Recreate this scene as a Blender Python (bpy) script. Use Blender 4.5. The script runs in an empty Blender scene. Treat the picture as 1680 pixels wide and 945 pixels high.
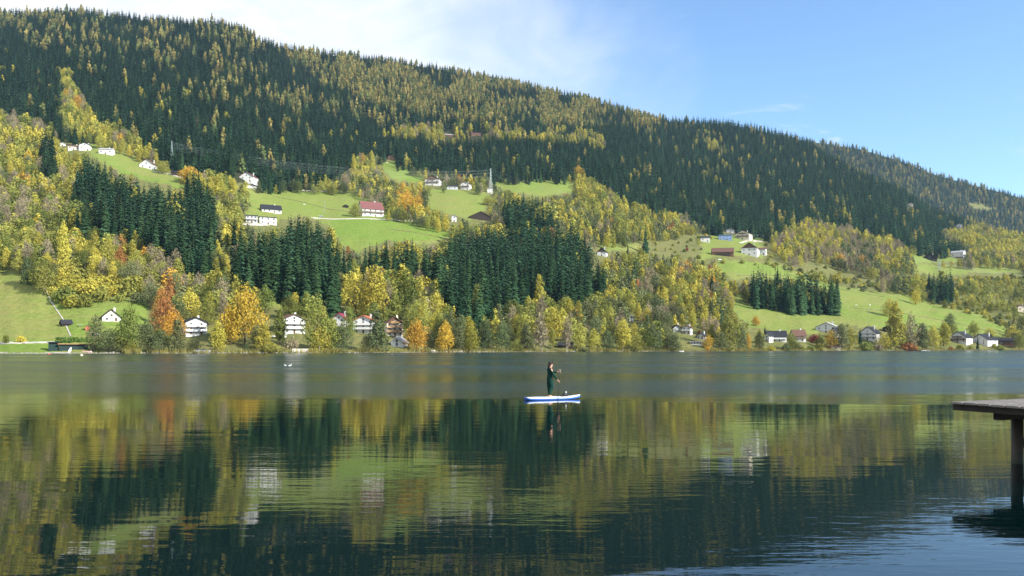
import bpy, bmesh, math, random
import numpy as np
from mathutils import Vector, Matrix

C = bpy.context.scene.collection
SC = bpy.context.scene
R = math.radians

# ------------------------------------------------------------------ camera
F, H = 1307.0, 2.43            # focal length in photo pixels, eye height in metres
cam = bpy.data.cameras.new('camera')
cam.sensor_width = 36.0
cam.lens = 36.0 * F / 1680.0
cam.shift_y = 97.5 / 1680.0
cam.clip_start, cam.clip_end = 0.1, 20000
cam_o = bpy.data.objects.new('camera', cam)
cam_o.location = (0, 0, H)
cam_o.rotation_euler = (R(90), 0, 0)
C.objects.link(cam_o)
SC.camera = cam_o

# ------------------------------------------------------------------ light
SUN_EL, SUN_AZ = 30.0, 122.0     # azimuth from +Y towards +X
world = bpy.data.worlds.new('World')
SC.world = world
world.use_nodes = True
wn, wl = world.node_tree.nodes, world.node_tree.links
bg = wn['Background']
sky = wn.new('ShaderNodeTexSky')
sky.sky_type = 'NISHITA'
sky.sun_disc = False
sky.sun_elevation = R(SUN_EL)
sky.sun_rotation = R(SUN_AZ)
sky.altitude = 600
sky.air_density = 1.0
sky.dust_density = 0.3
sky.ozone_density = 3.0
bg.inputs['Strength'].default_value = 0.13
# thin clouds, as a layer seen in the direction of the ray
tc = wn.new('ShaderNodeTexCoord')
sep = wn.new('ShaderNodeSeparateXYZ')
wl.new(tc.outputs['Generated'], sep.inputs[0])
def wmath(op, a, b=None, c=None):
    n = wn.new('ShaderNodeMath'); n.operation = op
    for i, x in enumerate((a, b, c)):
        if x is None: continue
        if hasattr(x, 'is_linked') or hasattr(x, 'links'): wl.new(x, n.inputs[i])
        else: n.inputs[i].default_value = x
    return n.outputs[0]
zz = wmath('ADD', wmath('MAXIMUM', sep.outputs['Z'], 0.0), 0.09)
cx = wmath('DIVIDE', sep.outputs['X'], zz)
cy = wmath('DIVIDE', sep.outputs['Y'], zz)
com = wn.new('ShaderNodeCombineXYZ')
wl.new(cx, com.inputs[0]); wl.new(cy, com.inputs[1])
mp = wn.new('ShaderNodeMapping')
mp.inputs['Scale'].default_value = (1.0, 0.55, 1.0)
mp.inputs['Rotation'].default_value = (0, 0, 0.5)
wl.new(com.outputs[0], mp.inputs[0])
n1 = wn.new('ShaderNodeTexNoise'); n1.inputs['Scale'].default_value = 0.9
n1.inputs['Detail'].default_value = 9; n1.inputs['Roughness'].default_value = 0.58; n1.inputs['Distortion'].default_value = 0.35
wl.new(mp.outputs[0], n1.inputs['Vector'])
n2 = wn.new('ShaderNodeTexNoise'); n2.inputs['Scale'].default_value = 2.6
n2.inputs['Detail'].default_value = 10; n2.inputs['Roughness'].default_value = 0.6; n2.inputs['Distortion'].default_value = 0.8
mp2 = wn.new('ShaderNodeMapping'); mp2.inputs['Location'].default_value = (4.3, 1.7, 0); mp2.inputs['Scale'].default_value = (0.8, 0.8, 1)
wl.new(com.outputs[0], mp2.inputs[0]); wl.new(mp2.outputs[0], n2.inputs['Vector'])
# the bank lies over the mountain to the left (azimuth tangent below about -0.1) and goes on round that side
az = wmath('ARCTAN2', sep.outputs['X'], sep.outputs['Y'])
azn = wmath('ADD', az, wmath('MULTIPLY', wmath('SUBTRACT', n1.outputs['Fac'], 0.5), 0.9))
azs = wmath('ADD', azn, wmath('MULTIPLY', wmath('SUBTRACT', sep.outputs['Z'], 0.38), 0.9))
def wramp(x, lo, hi):
    m = wn.new('ShaderNodeMapRange'); m.interpolation_type = 'SMOOTHSTEP'
    m.inputs['From Min'].default_value = lo; m.inputs['From Max'].default_value = hi
    wl.new(x, m.inputs['Value'])
    return m.outputs['Result']
bank = wramp(azs, 0.20, -0.30)
bank_tex = wmath('ADD', 0.70, wmath('MULTIPLY', wramp(n2.outputs['Fac'], 0.36, 0.60), 0.30))
bank = wmath('MULTIPLY', bank, bank_tex)
puff = wmath('MULTIPLY', wramp(n2.outputs['Fac'], 0.57, 0.72), 0.36)
cl = wmath('MINIMUM', wmath('ADD', bank, puff), 0.97)
mix = wn.new('ShaderNodeMix'); mix.data_type = 'RGBA'
wl.new(cl, mix.inputs['Factor'])
tint = wn.new('ShaderNodeMix'); tint.data_type = 'RGBA'; tint.blend_type = 'MULTIPLY'
tint.inputs['Factor'].default_value = 1.0
wl.new(sky.outputs[0], tint.inputs['A']); tint.inputs['B'].default_value = (0.98, 1.06, 1.085, 1)
wl.new(tint.outputs['Result'], mix.inputs['A'])
mix.inputs['B'].default_value = (4.5, 4.6, 4.68, 1)
wl.new(mix.outputs['Result'], bg.inputs['Color'])

sun = bpy.data.lights.new('sun', 'SUN')
sun.energy = 4.8
sun.angle = R(0.53)
sun.color = (1.0, 0.955, 0.88)
sun_o = bpy.data.objects.new('sun', sun)
sv = Vector((math.sin(R(SUN_AZ)) * math.cos(R(SUN_EL)), math.cos(R(SUN_AZ)) * math.cos(R(SUN_EL)), math.sin(R(SUN_EL))))
sun_o.rotation_euler = sv.to_track_quat('Z', 'Y').to_euler()
C.objects.link(sun_o)

SC.view_settings.view_transform = 'Standard'
SC.view_settings.look = 'None'
SC.view_settings.gamma = 1.0
SC.view_settings.exposure = 0.97
SC.render.engine = 'CYCLES'
SC.cycles.use_denoising = True
SC.cycles.max_bounces = 6
SC.cycles.diffuse_bounces = 2
SC.cycles.glossy_bounces = 3
SC.cycles.transmission_bounces = 3
SC.cycles.transparent_max_bounces = 6
SC.cycles.volume_bounces = 0
SC.cycles.caustics_reflective = False
SC.cycles.caustics_refractive = False

rng = np.random.default_rng(7)
rnd = random.Random(11)

# ------------------------------------------------------------------ materials
MATS = {}
def mat(name, col, rough=0.7, spec=0.3, metal=0.0, noise=0.0, nscale=3.0, bump=0.0, coord='Object'):
    if name in MATS: return MATS[name]
    m = bpy.data.materials.new(name); m.use_nodes = True
    nt = m.node_tree; b = nt.nodes['Principled BSDF']
    b.inputs['Base Color'].default_value = (*col, 1)
    b.inputs['Roughness'].default_value = rough
    b.inputs['Specular IOR Level'].default_value = spec
    b.inputs['Metallic'].default_value = metal
    if noise or bump:
        t = nt.nodes.new('ShaderNodeTexCoord')
        n = nt.nodes.new('ShaderNodeTexNoise'); n.inputs['Scale'].default_value = nscale; n.inputs['Detail'].default_value = 6
        nt.links.new(t.outputs[coord], n.inputs['Vector'])
        if noise:
            mx = nt.nodes.new('ShaderNodeMix'); mx.data_type = 'RGBA'
            mx.inputs['A'].default_value = (*[c * (1 - noise) for c in col], 1)
            mx.inputs['B'].default_value = (*[min(1, c * (1 + noise)) for c in col], 1)
            rp = nt.nodes.new('ShaderNodeMapRange'); rp.inputs['From Min'].default_value = .3; rp.inputs['From Max'].default_value = .7
            nt.links.new(n.outputs['Fac'], rp.inputs['Value'])
            nt.links.new(rp.outputs['Result'], mx.inputs['Factor'])
            nt.links.new(mx.outputs['Result'], b.inputs['Base Color'])
        if bump:
            bp = nt.nodes.new('ShaderNodeBump'); bp.inputs['Strength'].default_value = bump; bp.inputs['Distance'].default_value = .02
            nt.links.new(n.outputs['Fac'], bp.inputs['Height']); nt.links.new(bp.outputs[0], b.inputs['Normal'])
    MATS[name] = m
    return m

def leaf_mat(name, a, b_, trans=0.25, var=0.35):
    """foliage: colour runs from a to b_ from tree to tree and clump to clump"""
    m = bpy.data.materials.new(name); m.use_nodes = True
    nt = m.node_tree; nd, lk = nt.nodes, nt.links
    nd.remove(nd['Principled BSDF'])
    out = nd['Material Output']
    oi = nd.new('ShaderNodeObjectInfo')
    t = nd.new('ShaderNodeTexCoord')
    n = nd.new('ShaderNodeTexNoise'); n.inputs['Scale'].default_value = 0.55; n.inputs['Detail'].default_value = 4
    lk.new(t.outputs['Object'], n.inputs['Vector'])
    ad = nd.new('ShaderNodeMath'); ad.operation = 'MULTIPLY_ADD'
    lk.new(n.outputs['Fac'], ad.inputs[0]); ad.inputs[1].default_value = 1.1; ad.inputs[2].default_value = -0.55
    s = nd.new('ShaderNodeMath'); s.operation = 'ADD'; s.use_clamp = True
    lk.new(oi.outputs['Random'], s.inputs[0]); lk.new(ad.outputs[0], s.inputs[1])
    mx = nd.new('ShaderNodeMix'); mx.data_type = 'RGBA'
    mx.inputs['A'].default_value = (*a, 1); mx.inputs['B'].default_value = (*b_, 1)
    lk.new(s.outputs[0], mx.inputs['Factor'])
    hs = nd.new('ShaderNodeHueSaturation')
    fr = nd.new('ShaderNodeMath'); fr.operation = 'FRACT'
    m7 = nd.new('ShaderNodeMath'); m7.operation = 'MULTIPLY'; m7.inputs[1].default_value = 37.7
    lk.new(oi.outputs['Random'], m7.inputs[0]); lk.new(m7.outputs[0], fr.inputs[0])
    mr = nd.new('ShaderNodeMapRange'); mr.inputs['To Min'].default_value = 1 - var; mr.inputs['To Max'].default_value = 1 + var
    lk.new(fr.outputs[0], mr.inputs['Value']); lk.new(mr.outputs['Result'], hs.inputs['Value'])
    lk.new(mx.outputs['Result'], hs.inputs['Color'])
    d = nd.new('ShaderNodeBsdfDiffuse'); tr = nd.new('ShaderNodeBsdfTranslucent')
    lk.new(hs.outputs[0], d.inputs['Color']); lk.new(hs.outputs[0], tr.inputs['Color'])
    ms = nd.new('ShaderNodeMixShader'); ms.inputs[0].default_value = trans
    lk.new(d.outputs[0], ms.inputs[1]); lk.new(tr.outputs[0], ms.inputs[2])
    lk.new(ms.outputs[0], out.inputs['Surface'])
    return m

LEAF = {
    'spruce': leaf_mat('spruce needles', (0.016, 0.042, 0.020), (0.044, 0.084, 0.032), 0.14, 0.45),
    'high spruce': leaf_mat('high spruce needles', (0.022, 0.056, 0.030), (0.052, 0.100, 0.046), 0.14, 0.45),  # spruce needles lightened: sunlight on the far slopes put into their colour
    'larch': leaf_mat('larch needles', (0.11, 0.145, 0.05), (0.36, 0.285, 0.085), 0.25, 0.3),
    'yellow': leaf_mat('yellow leaves', (0.34, 0.325, 0.06), (0.49, 0.41, 0.072), 0.3, 0.25),
    'gold': leaf_mat('golden leaves', (0.50, 0.35, 0.05), (0.50, 0.27, 0.045), 0.3, 0.25),
    'olive': leaf_mat('yellow green leaves', (0.145, 0.175, 0.042), (0.33, 0.315, 0.07), 0.28, 0.34),
    'green': leaf_mat('grey green leaves', (0.085, 0.115, 0.048), (0.175, 0.185, 0.078), 0.22, 0.34),
    'rust': leaf_mat('rusty leaves', (0.38, 0.18, 0.06), (0.34, 0.14, 0.05), 0.3, 0.25),
    'bare': leaf_mat('bare twigs', (0.22, 0.185, 0.115), (0.30, 0.25, 0.145), 0.1, 0.25),
    'red': leaf_mat('red leaves', (0.28, 0.07, 0.05), (0.24, 0.06, 0.06), 0.25, 0.25),
}
BARK = mat('bark', (0.12, 0.09, 0.065), 0.9, 0.1, noise=.4, nscale=2)
BIRCH = mat('pale bark', (0.38, 0.35, 0.29), 0.85, 0.1, noise=.4, nscale=2)

# ------------------------------------------------------------------ helpers
def link(o, parent=None):
    C.objects.link(o)
    if parent is not None: o.parent = parent
    return o

def mesh_np(name, V, Fc, mats, midx=None):
    me = bpy.data.meshes.new(name)
    me.from_pydata([tuple(v) for v in V], [], [tuple(f) for f in Fc])
    for m in mats: me.materials.append(m)
    if midx is not None: me.polygons.foreach_set('material_index', np.asarray(midx, dtype=np.int32))
    me.update()
    return me

def empty(name, loc=(0, 0, 0), rz=0.0):
    o = bpy.data.objects.new(name, None)
    o.empty_display_size = 0.5
    o.location = loc; o.rotation_euler = (0, 0, rz)
    return link(o)

def tag(o, label, cat, group=None, kind=None):
    o['label'] = label; o['category'] = cat
    if group: o['group'] = group
    if kind: o['kind'] = kind
    return o

def structure(o):
    o['kind'] = 'structure'; return o

class MB:
    """collects boxes, bars, prisms and tubes for one mesh"""
    def __init__(s): s.V, s.F, s.M = [], [], []
    def add(s, V, Fc, m=0):
        k = len(s.V); s.V += [tuple(v) for v in V]; s.F += [tuple(i + k for i in f) for f in Fc]; s.M += [m] * len(Fc); return s
    def box(s, x0, x1, y0, y1, z0, z1, m=0):
        V = [(x, y, z) for z in (z0, z1) for y in (y0, y1) for x in (x0, x1)]
        return s.add(V, [(0, 2, 3, 1), (4, 5, 7, 6), (0, 1, 5, 4), (2, 6, 7, 3), (0, 4, 6, 2), (1, 3, 7, 5)], m)
    def bar(s, a, b, r0, r1=None, n=6, m=0, caps=True):
        a, b = Vector(a), Vector(b); r1 = r0 if r1 is None else r1
        d = (b - a).normalized(); u = d.orthogonal().normalized(); w = d.cross(u)
        V = []
        for p, r in ((a, r0), (b, r1)):
            for i in range(n):
                t = 2 * math.pi * i / n
                V.append(p + u * (r * math.cos(t)) + w * (r * math.sin(t)))
        Fc = [(i, (i + 1) % n, n + (i + 1) % n, n + i) for i in range(n)]
        if caps: Fc += [tuple(range(n - 1, -1, -1)), tuple(range(n, 2 * n))]
        return s.add(V, Fc, m)
    def path(s, pts, radii, n=6, m=0):
        for i in range(len(pts) - 1): s.bar(pts[i], pts[i + 1], radii[i], radii[i + 1], n, m, caps=(i in (0, len(pts) - 2)))
        return s
    def mesh(s, name, *mats):
        me = mesh_np(name, s.V, s.F, mats, s.M)
        return me
    def build(s, name, mats, parent=None, smooth=False):
        mats = mats if isinstance(mats, (list, tuple)) else [mats]
        me = s.mesh(name, *mats)
        if smooth: me.polygons.foreach_set('use_smooth', [True] * len(me.polygons))
        return link(bpy.data.objects.new(name, me), parent)

def share(name, me, parent=None, loc=(0, 0, 0), rot=(0, 0, 0), scale=(1, 1, 1)):
    o = bpy.data.objects.new(name, me); o.location = loc; o.rotation_euler = rot; o.scale = scale
    return link(o, parent)

def vnoise(x, y, seed=0):
    """smooth value noise in 0..1"""
    x = np.asarray(x, float); y = np.asarray(y, float)
    xi, yi = np.floor(x).astype(np.int64), np.floor(y).astype(np.int64)
    fx, fy = x - xi, y - yi
    fx, fy = fx * fx * (3 - 2 * fx), fy * fy * (3 - 2 * fy)
    def h(a, b):
        n = (a * 374761393 + b * 668265263 + seed * 974634777) & 0xffffffff
        n = ((n ^ (n >> 13)) * 1274126177) & 0xffffffff
        return ((n ^ (n >> 16)) & 0xffff) / 65535.0
    return (h(xi, yi) * (1 - fx) + h(xi + 1, yi) * fx) * (1 - fy) + (h(xi, yi + 1) * (1 - fx) + h(xi + 1, yi + 1) * fx) * fy
def fbm(x, y, seed=0, oct=4):
    s, a, t = 0, 1, 0
    for i in range(oct):
        s = s + a * vnoise(x * 2 ** i, y * 2 ** i, seed + i * 17); t += a; a *= .5
    return s / t

# ------------------------------------------------------------------ the shape of the hillside
# survey columns: bearing column u, then (elevation row v, distance y) from the shore up to the crest
COLS = [
    (-900, 290, [(556, 320), (520, 370), (430, 470), (300, 760), (200, 1000), (100, 1400), (30, 1900)]),
    (0, 310, [(565, 335), (530, 372), (440, 470), (300, 760), (200, 1000), (100, 1400), (24, 1900)]),
    (400, 330, [(562, 362), (480, 455), (430, 525), (360, 700), (305, 860), (260, 1000), (160, 1380), (52, 1900)]),
    (640, 362, [(552, 405), (480, 505), (400, 680), (360, 820), (330, 950), (300, 1080), (265, 1220), (180, 1620), (101, 2150)]),
    (900, 430, [(545, 482), (460, 640), (390, 850), (330, 1100), (290, 1260), (230, 1540), (154, 2150)]),
    (1070, 470, [(545, 522), (465, 700), (400, 920), (350, 1150), (300, 1400), (196, 2050)]),
    (1200, 500, [(545, 560), (470, 760), (410, 980), (370, 1200), (310, 1480), (208, 2050)]),
    (1320, 545, [(545, 605), (485, 760), (440, 930), (400, 1130), (340, 1500), (236, 2000)]),
    (1450, 590, [(548, 645), (500, 770), (460, 920), (420, 1100), (380, 1320), (306, 1850)]),
    (1680, 680, [(552, 740), (520, 850), (480, 1010), (440, 1210), (393, 1680)]),
    (2500, 900, [(556, 960), (535, 1100), (500, 1300), (470, 1500), (440, 1800)]),
]
SKY = [(-900, 20), (0, 24), (60, 27), (120, 22), (200, 30), (260, 36), (310, 42), (360, 40), (400, 51), (430, 71), (455, 79), (520, 89), (600, 97),
       (640, 101), (700, 111), (760, 122), (850, 139), (900, 152), (960, 164), (1020, 180), (1070, 196), (1100, 203), (1150, 203), (1200, 208),
       (1260, 218), (1320, 236), (1350, 253), (1411, 288), (1480, 318), (1531, 350), (1583, 367), (1680, 393), (1900, 420), (2500, 440)]
UG = np.arange(-900, 2501, 5.0)
NS = 260
SG = np.linspace(0, 1, NS + 1)
shore_y = np.interp(UG, [c[0] for c in COLS], [c[1] for c in COLS])
shore_y = shore_y + 16 * (fbm(UG / 60, UG * 0, 3) - .5) + 9 * (fbm(UG / 16, UG * 0, 5) - .5)
VS = 570 + H * F / shore_y
VT = np.interp(UG, [k[0] for k in SKY], [k[1] for k in SKY])
cs = []
for u0, y0, pts in COLS:
    vs, vt = 570 + H * F / y0, pts[-1][0]
    s_ = [0.0] + [(vs - v) / (vs - vt) for v, _ in pts]
    cs.append(np.interp(SG, s_, [y0] + [y for _, y in pts]))
cs = np.array(cs)
cs[:, 0] = [c[1] for c in COLS]
YG = np.empty((len(UG), NS + 1))
for j in range(NS + 1): YG[:, j] = np.interp(UG, [c[0] for c in COLS], cs[:, j])
k = np.ones(15) / 15
for it in range(2):
    YG = np.apply_along_axis(lambda r: np.convolve(np.pad(r, 7, mode='reflect', reflect_type='odd'), k, 'valid'), 1, YG)
    YG = np.apply_along_axis(lambda r: np.convolve(np.pad(r, 7, mode='reflect', reflect_type='odd'), k, 'valid'), 0, YG)
YG += (shore_y - YG[:, 0])[:, None] * (1 - SG)[None, :] ** 4
uu, ss = np.meshgrid(UG, SG, indexing='ij')
VG = VS[:, None] * (1 - ss) + VT[:, None] * ss
rel = np.clip(ss * 5, 0, 1)
YG *= 1 + rel * (0.085 * (fbm(uu / 150, VG / 95, 21, 2) - .5) + 0.035 * (fbm(uu / 55, VG / 38, 31, 3) - .5))
YG = np.maximum.accumulate(YG + np.arange(NS + 1)[None, :] * 1e-3, axis=1)

def P(u, v, y): return Vector(((u - 840) / F * y, y, H + (570 - v) / F * y))
def ugrid(u): return np.clip((np.asarray(u, float) - UG[0]) / 5.0, 0, len(UG) - 1.001)
def shore_v(u): return np.interp(u, UG, VS)
def top_v(u): return np.interp(u, UG, VT)
def gy(u, v):
    """distance of the ground seen at (u, v)"""
    fu = ugrid(u); i = fu.astype(int); a = fu - i
    s = np.clip((shore_v(u) - v) / (shore_v(u) - top_v(u)), 0, 1) * NS
    j = np.minimum(s.astype(int), NS - 1); b = s - j
    return (YG[i, j] * (1 - a) + YG[i + 1, j] * a) * (1 - b) + (YG[i, j + 1] * (1 - a) + YG[i + 1, j + 1] * a) * b
def G(u, v):
    y = float(gy(np.array([u]), np.array([v]))[0]); return P(u, v, y)

# ------------------------------------------------------------------ what grows where: areas of the hillside
# (class, phrase for labels, outline)
AREAS = [
    ('mtn', 'on the high mountainside', [(-900, -50), (2500, -50), (2500, 620), (-900, 620)]),
    ('mix', 'on the lower slopes', [(-900, 190), (0, 190), (60, 200), (110, 230), (170, 262), (285, 275), (310, 290), (400, 300), (520, 303), (580, 285), (610, 255), (700, 278), (800, 292), (935, 288), (1060, 345), (1130, 360), (1180, 378), (1260, 388),
        (1300, 365), (1330, 358), (1400, 370), (1480, 405), (1530, 415), (1600, 405), (1680, 420), (2500, 470), (2500, 620), (-900, 620)]),
    ('mtnL', 'on the left mountain crest', [(-900, -50), (440, -50), (450, 70), (430, 130), (330, 120), (220, 80), (100, 90), (0, 60), (-900, 60)]),
    ('ridge', 'on the long larch ridge', [(440, 40), (700, 60), (1080, 170), (1085, 200), (1000, 205), (900, 210), (800, 195), (740, 200), (660, 180), (560, 150), (480, 120)]),
    ('mtnL', 'below the long larch ridge', [(560, 150), (660, 175), (760, 200), (900, 208), (900, 222), (800, 225), (640, 205), (560, 190), (330, 160), (330, 130), (450, 130)]),
    ('mtnY', 'in the clearing high in the forest', [(625, 214), (690, 203), (740, 206), (790, 200), (825, 218), (880, 212), (930, 206), (985, 218), (1000, 245), (960, 236), (900, 228), (800, 230), (728, 232), (640, 228)]),
    ('mtnY', 'in a bright patch high on the forest slope', [(1155, 225), (1190, 230), (1190, 250), (1160, 245)]),
    ('yel', 'in the narrow yellow belt climbing the forest', [(95, 110), (115, 108), (130, 150), (160, 190), (225, 225), (270, 262), (305, 288), (280, 292), (235, 262), (190, 240), (150, 232), (105, 215), (100, 185)]),
    ('bare', 'below the forest at the far left edge', [(-900, 185), (0, 180), (60, 195), (100, 215), (60, 230), (0, 222), (-900, 222)]),
    ('yel', 'on the steep wooded slope at the left', [(-900, 215), (60, 212), (110, 250), (150, 280), (190, 310), (165, 330), (140, 330), (125, 370), (115, 430), (60, 445), (0, 430), (-900, 430)]),
    ('bare', 'on the steep wooded slope at the left', [(-900, 310), (20, 310), (90, 320), (100, 375), (80, 430), (40, 440), (0, 430), (-900, 430)]),
    ('stand', 'in the dark left spruce stand', [(62, 240), (85, 230), (92, 280), (70, 285)]),
    ('stand', 'in the dark left spruce stand', [(118, 345), (130, 300), (145, 240), (160, 250), (168, 290), (205, 300), (228, 290), (240, 320), (255, 300), (330, 312), (350, 330), (352, 390), (345, 462), (305, 456), (250, 430), (205, 405), (150, 420), (118, 425)]),
    ('auto', 'below the dark left spruce stand', [(150, 385), (205, 375), (240, 400), (300, 430), (300, 470), (215, 440), (130, 440), (95, 430), (100, 375), (115, 375)]),
    ('bush', 'in the bright thicket above the lake meadow', [(78, 450), (110, 432), (235, 452), (243, 482), (200, 484), (150, 485), (125, 495), (90, 488)]),
    ('yel', 'beside the road on the upper farm slope', [(270, 285), (300, 270), (330, 282), (380, 290), (390, 340), (395, 400), (370, 440), (350, 440), (358, 370), (345, 330), (330, 310), (300, 305)]),
    ('auto', 'between the shore and the spruces', [(235, 452), (300, 440), (360, 450), (380, 440), (440, 455), (430, 475), (460, 490), (440, 520), (350, 520), (250, 515), (245, 480)]),
    ('stand', 'in the spruce stand below the white houses', [(380, 420), (400, 385), (450, 368), (490, 350), (522, 360), (535, 385), (545, 410), (562, 425), (575, 440), (565, 460), (548, 490), (490, 480), (440, 470), (380, 460)]),
    ('mix', 'beside the upper farm meadow', [(560, 285), (600, 255), (625, 280), (690, 300), (705, 318), (690, 330), (740, 345), (700, 352), (660, 345), (640, 330), (600, 318), (565, 300), (430, 305), (520, 295)]),
    ('yel', 'beside the upper farm meadow', [(575, 262), (612, 250), (616, 290), (580, 292)]),
    ('gold', 'in the gully by the red-roofed farmhouse', [(652, 305), (690, 300), (695, 345), (655, 345)]),
    ('stand', 'in the big central spruce stand', [(560, 428), (598, 425), (606, 395), (620, 408), (665, 404), (700, 425), (740, 405), (790, 382), (850, 390), (935, 385), (975, 400), (992, 430), (990, 480), (940, 500), (870, 480), (800, 520), (745, 510), (720, 470), (690, 450), (620, 445)]),
    ('yel', 'along the lower edge of the bright meadow', [(612, 398), (640, 388), (700, 398), (745, 385), (755, 398), (700, 420), (640, 412)]),
    ('mix', 'around the brown barn', [(690, 350), (740, 350), (800, 358), (820, 345), (830, 370), (790, 385), (740, 388), (720, 370)]),
    ('stand', 'beside the brown barn', [(720, 338), (755, 335), (758, 350), (725, 352)]),
    ('stand', 'in the small spruce stand right of the brown barn', [(818, 350), (860, 342), (912, 358), (905, 378), (830, 372)]),
    ('mix', 'below the high right meadow', [(820, 312), (880, 322), (945, 318), (985, 325), (1060, 345), (1080, 380), (1000, 400), (985, 425), (940, 400), (905, 378), (905, 350), (860, 338), (822, 330)]),
    ('yel', 'beside the high right meadow', [(940, 285), (965, 290), (1010, 320), (1075, 345), (1130, 350), (1125, 372), (1060, 352), (980, 335), (945, 318)]),
    ('mix', 'on the broad wooded slope right of the central spruces', [(985, 400), (1080, 375), (1130, 372), (1150, 395), (1140, 420), (1180, 450), (1205, 480), (1225, 500), (1190, 545), (1150, 555), (1000, 562), (850, 562), (838, 530), (870, 490), (930, 500), (985, 480), (992, 430)]),
    ('yel', 'on the broad wooded slope right of the central spruces', [(1080, 445), (1130, 430), (1190, 470), (1200, 500), (1130, 500), (1085, 480)]),
    ('yel', 'in the bright grove by the middle of the shore', [(845, 505), (905, 490), (940, 505), (945, 540), (900, 550), (850, 545)]),
    ('yel', 'at the foot of the central spruces', [(552, 450), (600, 440), (690, 450), (700, 490), (730, 500), (740, 530), (650, 530), (560, 505)]),
    ('mix', 'along the middle of the shore', [(690, 528), (760, 520), (800, 530), (850, 540), (860, 565), (700, 568)]),
    ('scrub', 'on the rough slope below the right forest', [(1035, 395), (1150, 375), (1250, 380), (1330, 420), (1400, 440), (1480, 470), (1440, 478), (1380, 470), (1330, 452), (1260, 432), (1180, 425), (1120, 420), (1060, 415)]),
    ('mixr', 'in the autumn belt under the right forest', [(1260, 400), (1290, 372), (1330, 362), (1400, 372), (1470, 392), (1490, 412), (1475, 440), (1400, 425), (1340, 420), (1300, 430)]),
    ('scrub2', 'on the bushy slope at the right edge', [(1470, 450), (1500, 455), (1680, 445), (2500, 480), (2500, 560), (1690, 545), (1640, 515), (1600, 500), (1540, 500), (1500, 488)]),
    ('yel', 'in the autumn wood at the right edge', [(1540, 380), (1600, 365), (1680, 385), (2500, 440), (2500, 470), (1680, 432), (1600, 412), (1560, 402)]),
    ('hedge', 'in the hedgerow above the right meadow', [(1262, 428), (1330, 440), (1400, 453), (1480, 466), (1482, 476), (1400, 466), (1330, 453), (1300, 446), (1262, 436)]),
    ('hedge', 'on the terraces at the right edge', [(1480, 444), (1560, 446), (1690, 442), (1690, 456), (1560, 457), (1485, 456)]),
    ('hedge', 'along the lower right edge of the meadow', [(1560, 492), (1610, 502), (1690, 540), (1690, 560), (1640, 530), (1600, 512), (1560, 500)]),
    ('mix', 'along the right shore', [(1180, 552), (1260, 545), (1300, 556), (1400, 560), (1540, 556), (1700, 545), (2500, 540), (2500, 590), (1180, 568)]),
    # open ground
    ('open', 'm', [(-900, 430), (0, 433), (30, 445), (66, 458), (82, 490), (122, 497), (150, 489), (205, 486), (240, 492), (246, 540), (210, 560), (150, 580), (-900, 590)]),
    ('open', 'm', [(105, 229), (150, 233), (200, 245), (245, 265), (300, 290), (320, 308), (290, 306), (240, 297), (195, 282), (165, 264), (120, 240)]),
    ('open', 'm', [(405, 308), (460, 310), (560, 310), (606, 322), (592, 348), (662, 356), (735, 378), (745, 386), (700, 398), (640, 393), (612, 402), (590, 412), (560, 400), (540, 372), (500, 352), (440, 366), (400, 352), (405, 330)]),
    ('open', 'm', [(616, 263), (650, 266), (695, 290), (690, 299), (640, 292)]),
    ('open', 'm', [(700, 308), (790, 312), (814, 330), (790, 345), (800, 362), (770, 360), (700, 338)]),
    ('open', 'm', [(800, 295), (935, 291), (942, 316), (880, 322), (815, 308)]),
    ('open', 'm', [(980, 396), (1050, 392), (1040, 412), (985, 410)]),
    ('open', 'm', [(1172, 425), (1260, 430), (1330, 450), (1385, 470), (1440, 478), (1485, 476), (1520, 492), (1600, 508), (1660, 540), (1640, 550), (1560, 545), (1480, 540), (1420, 535), (1382, 535), (1380, 488), (1345, 470), (1300, 455), (1230, 455), (1205, 460), (1178, 440)]),
    ('open', 'm', [(1205, 508), (1240, 508), (1300, 520), (1340, 532), (1330, 545), (1280, 545), (1225, 530)]),
    ('open', 'm', [(1490, 418), (1565, 420), (1575, 428), (1500, 432)]),
    ('open', 'm', [(1500, 434), (1680, 436), (1680, 446), (1560, 450), (1500, 448)]),
    ('open', 'm', [(1150, 385), (1250, 385), (1258, 420), (1150, 422)]),
    ('open', 'm', [(440, 478), (475, 485), (465, 505), (440, 500)]),
    ('open', 'm', [(1575, 330), (1600, 330), (1632, 338), (1620, 345), (1580, 340)]),
    ('open', 'm', [(1200, 484), (1386, 490), (1386, 535), (1340, 545), (1280, 545), (1225, 530), (1200, 508)]),
    ('grove', 'in the isolated grove on the right meadow', [(1228, 484), (1234, 474), (1300, 474), (1345, 486), (1376, 494), (1377, 500), (1340, 499), (1280, 493)]),
    ('grove', 'in the little clump beside the right meadow', [(1522, 474), (1560, 472), (1562, 484), (1525, 482)]),
    ('garden', 'in the gardens by the lakeside houses', [(232, 520), (470, 508), (520, 512), (680, 512), (700, 550), (700, 590), (140, 590), (140, 545)]),
    ('none', '', [(-900, 566), (160, 566), (160, 600), (-900, 600)]),
    ('shore', 'along the waterline', [(232, 569), (700, 565), (1180, 557), (2500, 556), (2500, 600), (232, 600)]),
]
RS = 2.0
RU = np.arange(-300, 1990, RS); RV = np.arange(-20, 602, RS)
ru, rv = np.meshgrid(RU, RV, indexing='ij')
wu = ru + 9 * (fbm(ru / 16, rv / 12, 41, 3) - .5) + 5 * (vnoise(ru / 5, rv / 5, 43) - .5)
wv = rv + 7 * (fbm(ru / 16, rv / 12, 47, 3) - .5) + 4 * (vnoise(ru / 5, rv / 5, 49) - .5)
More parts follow.
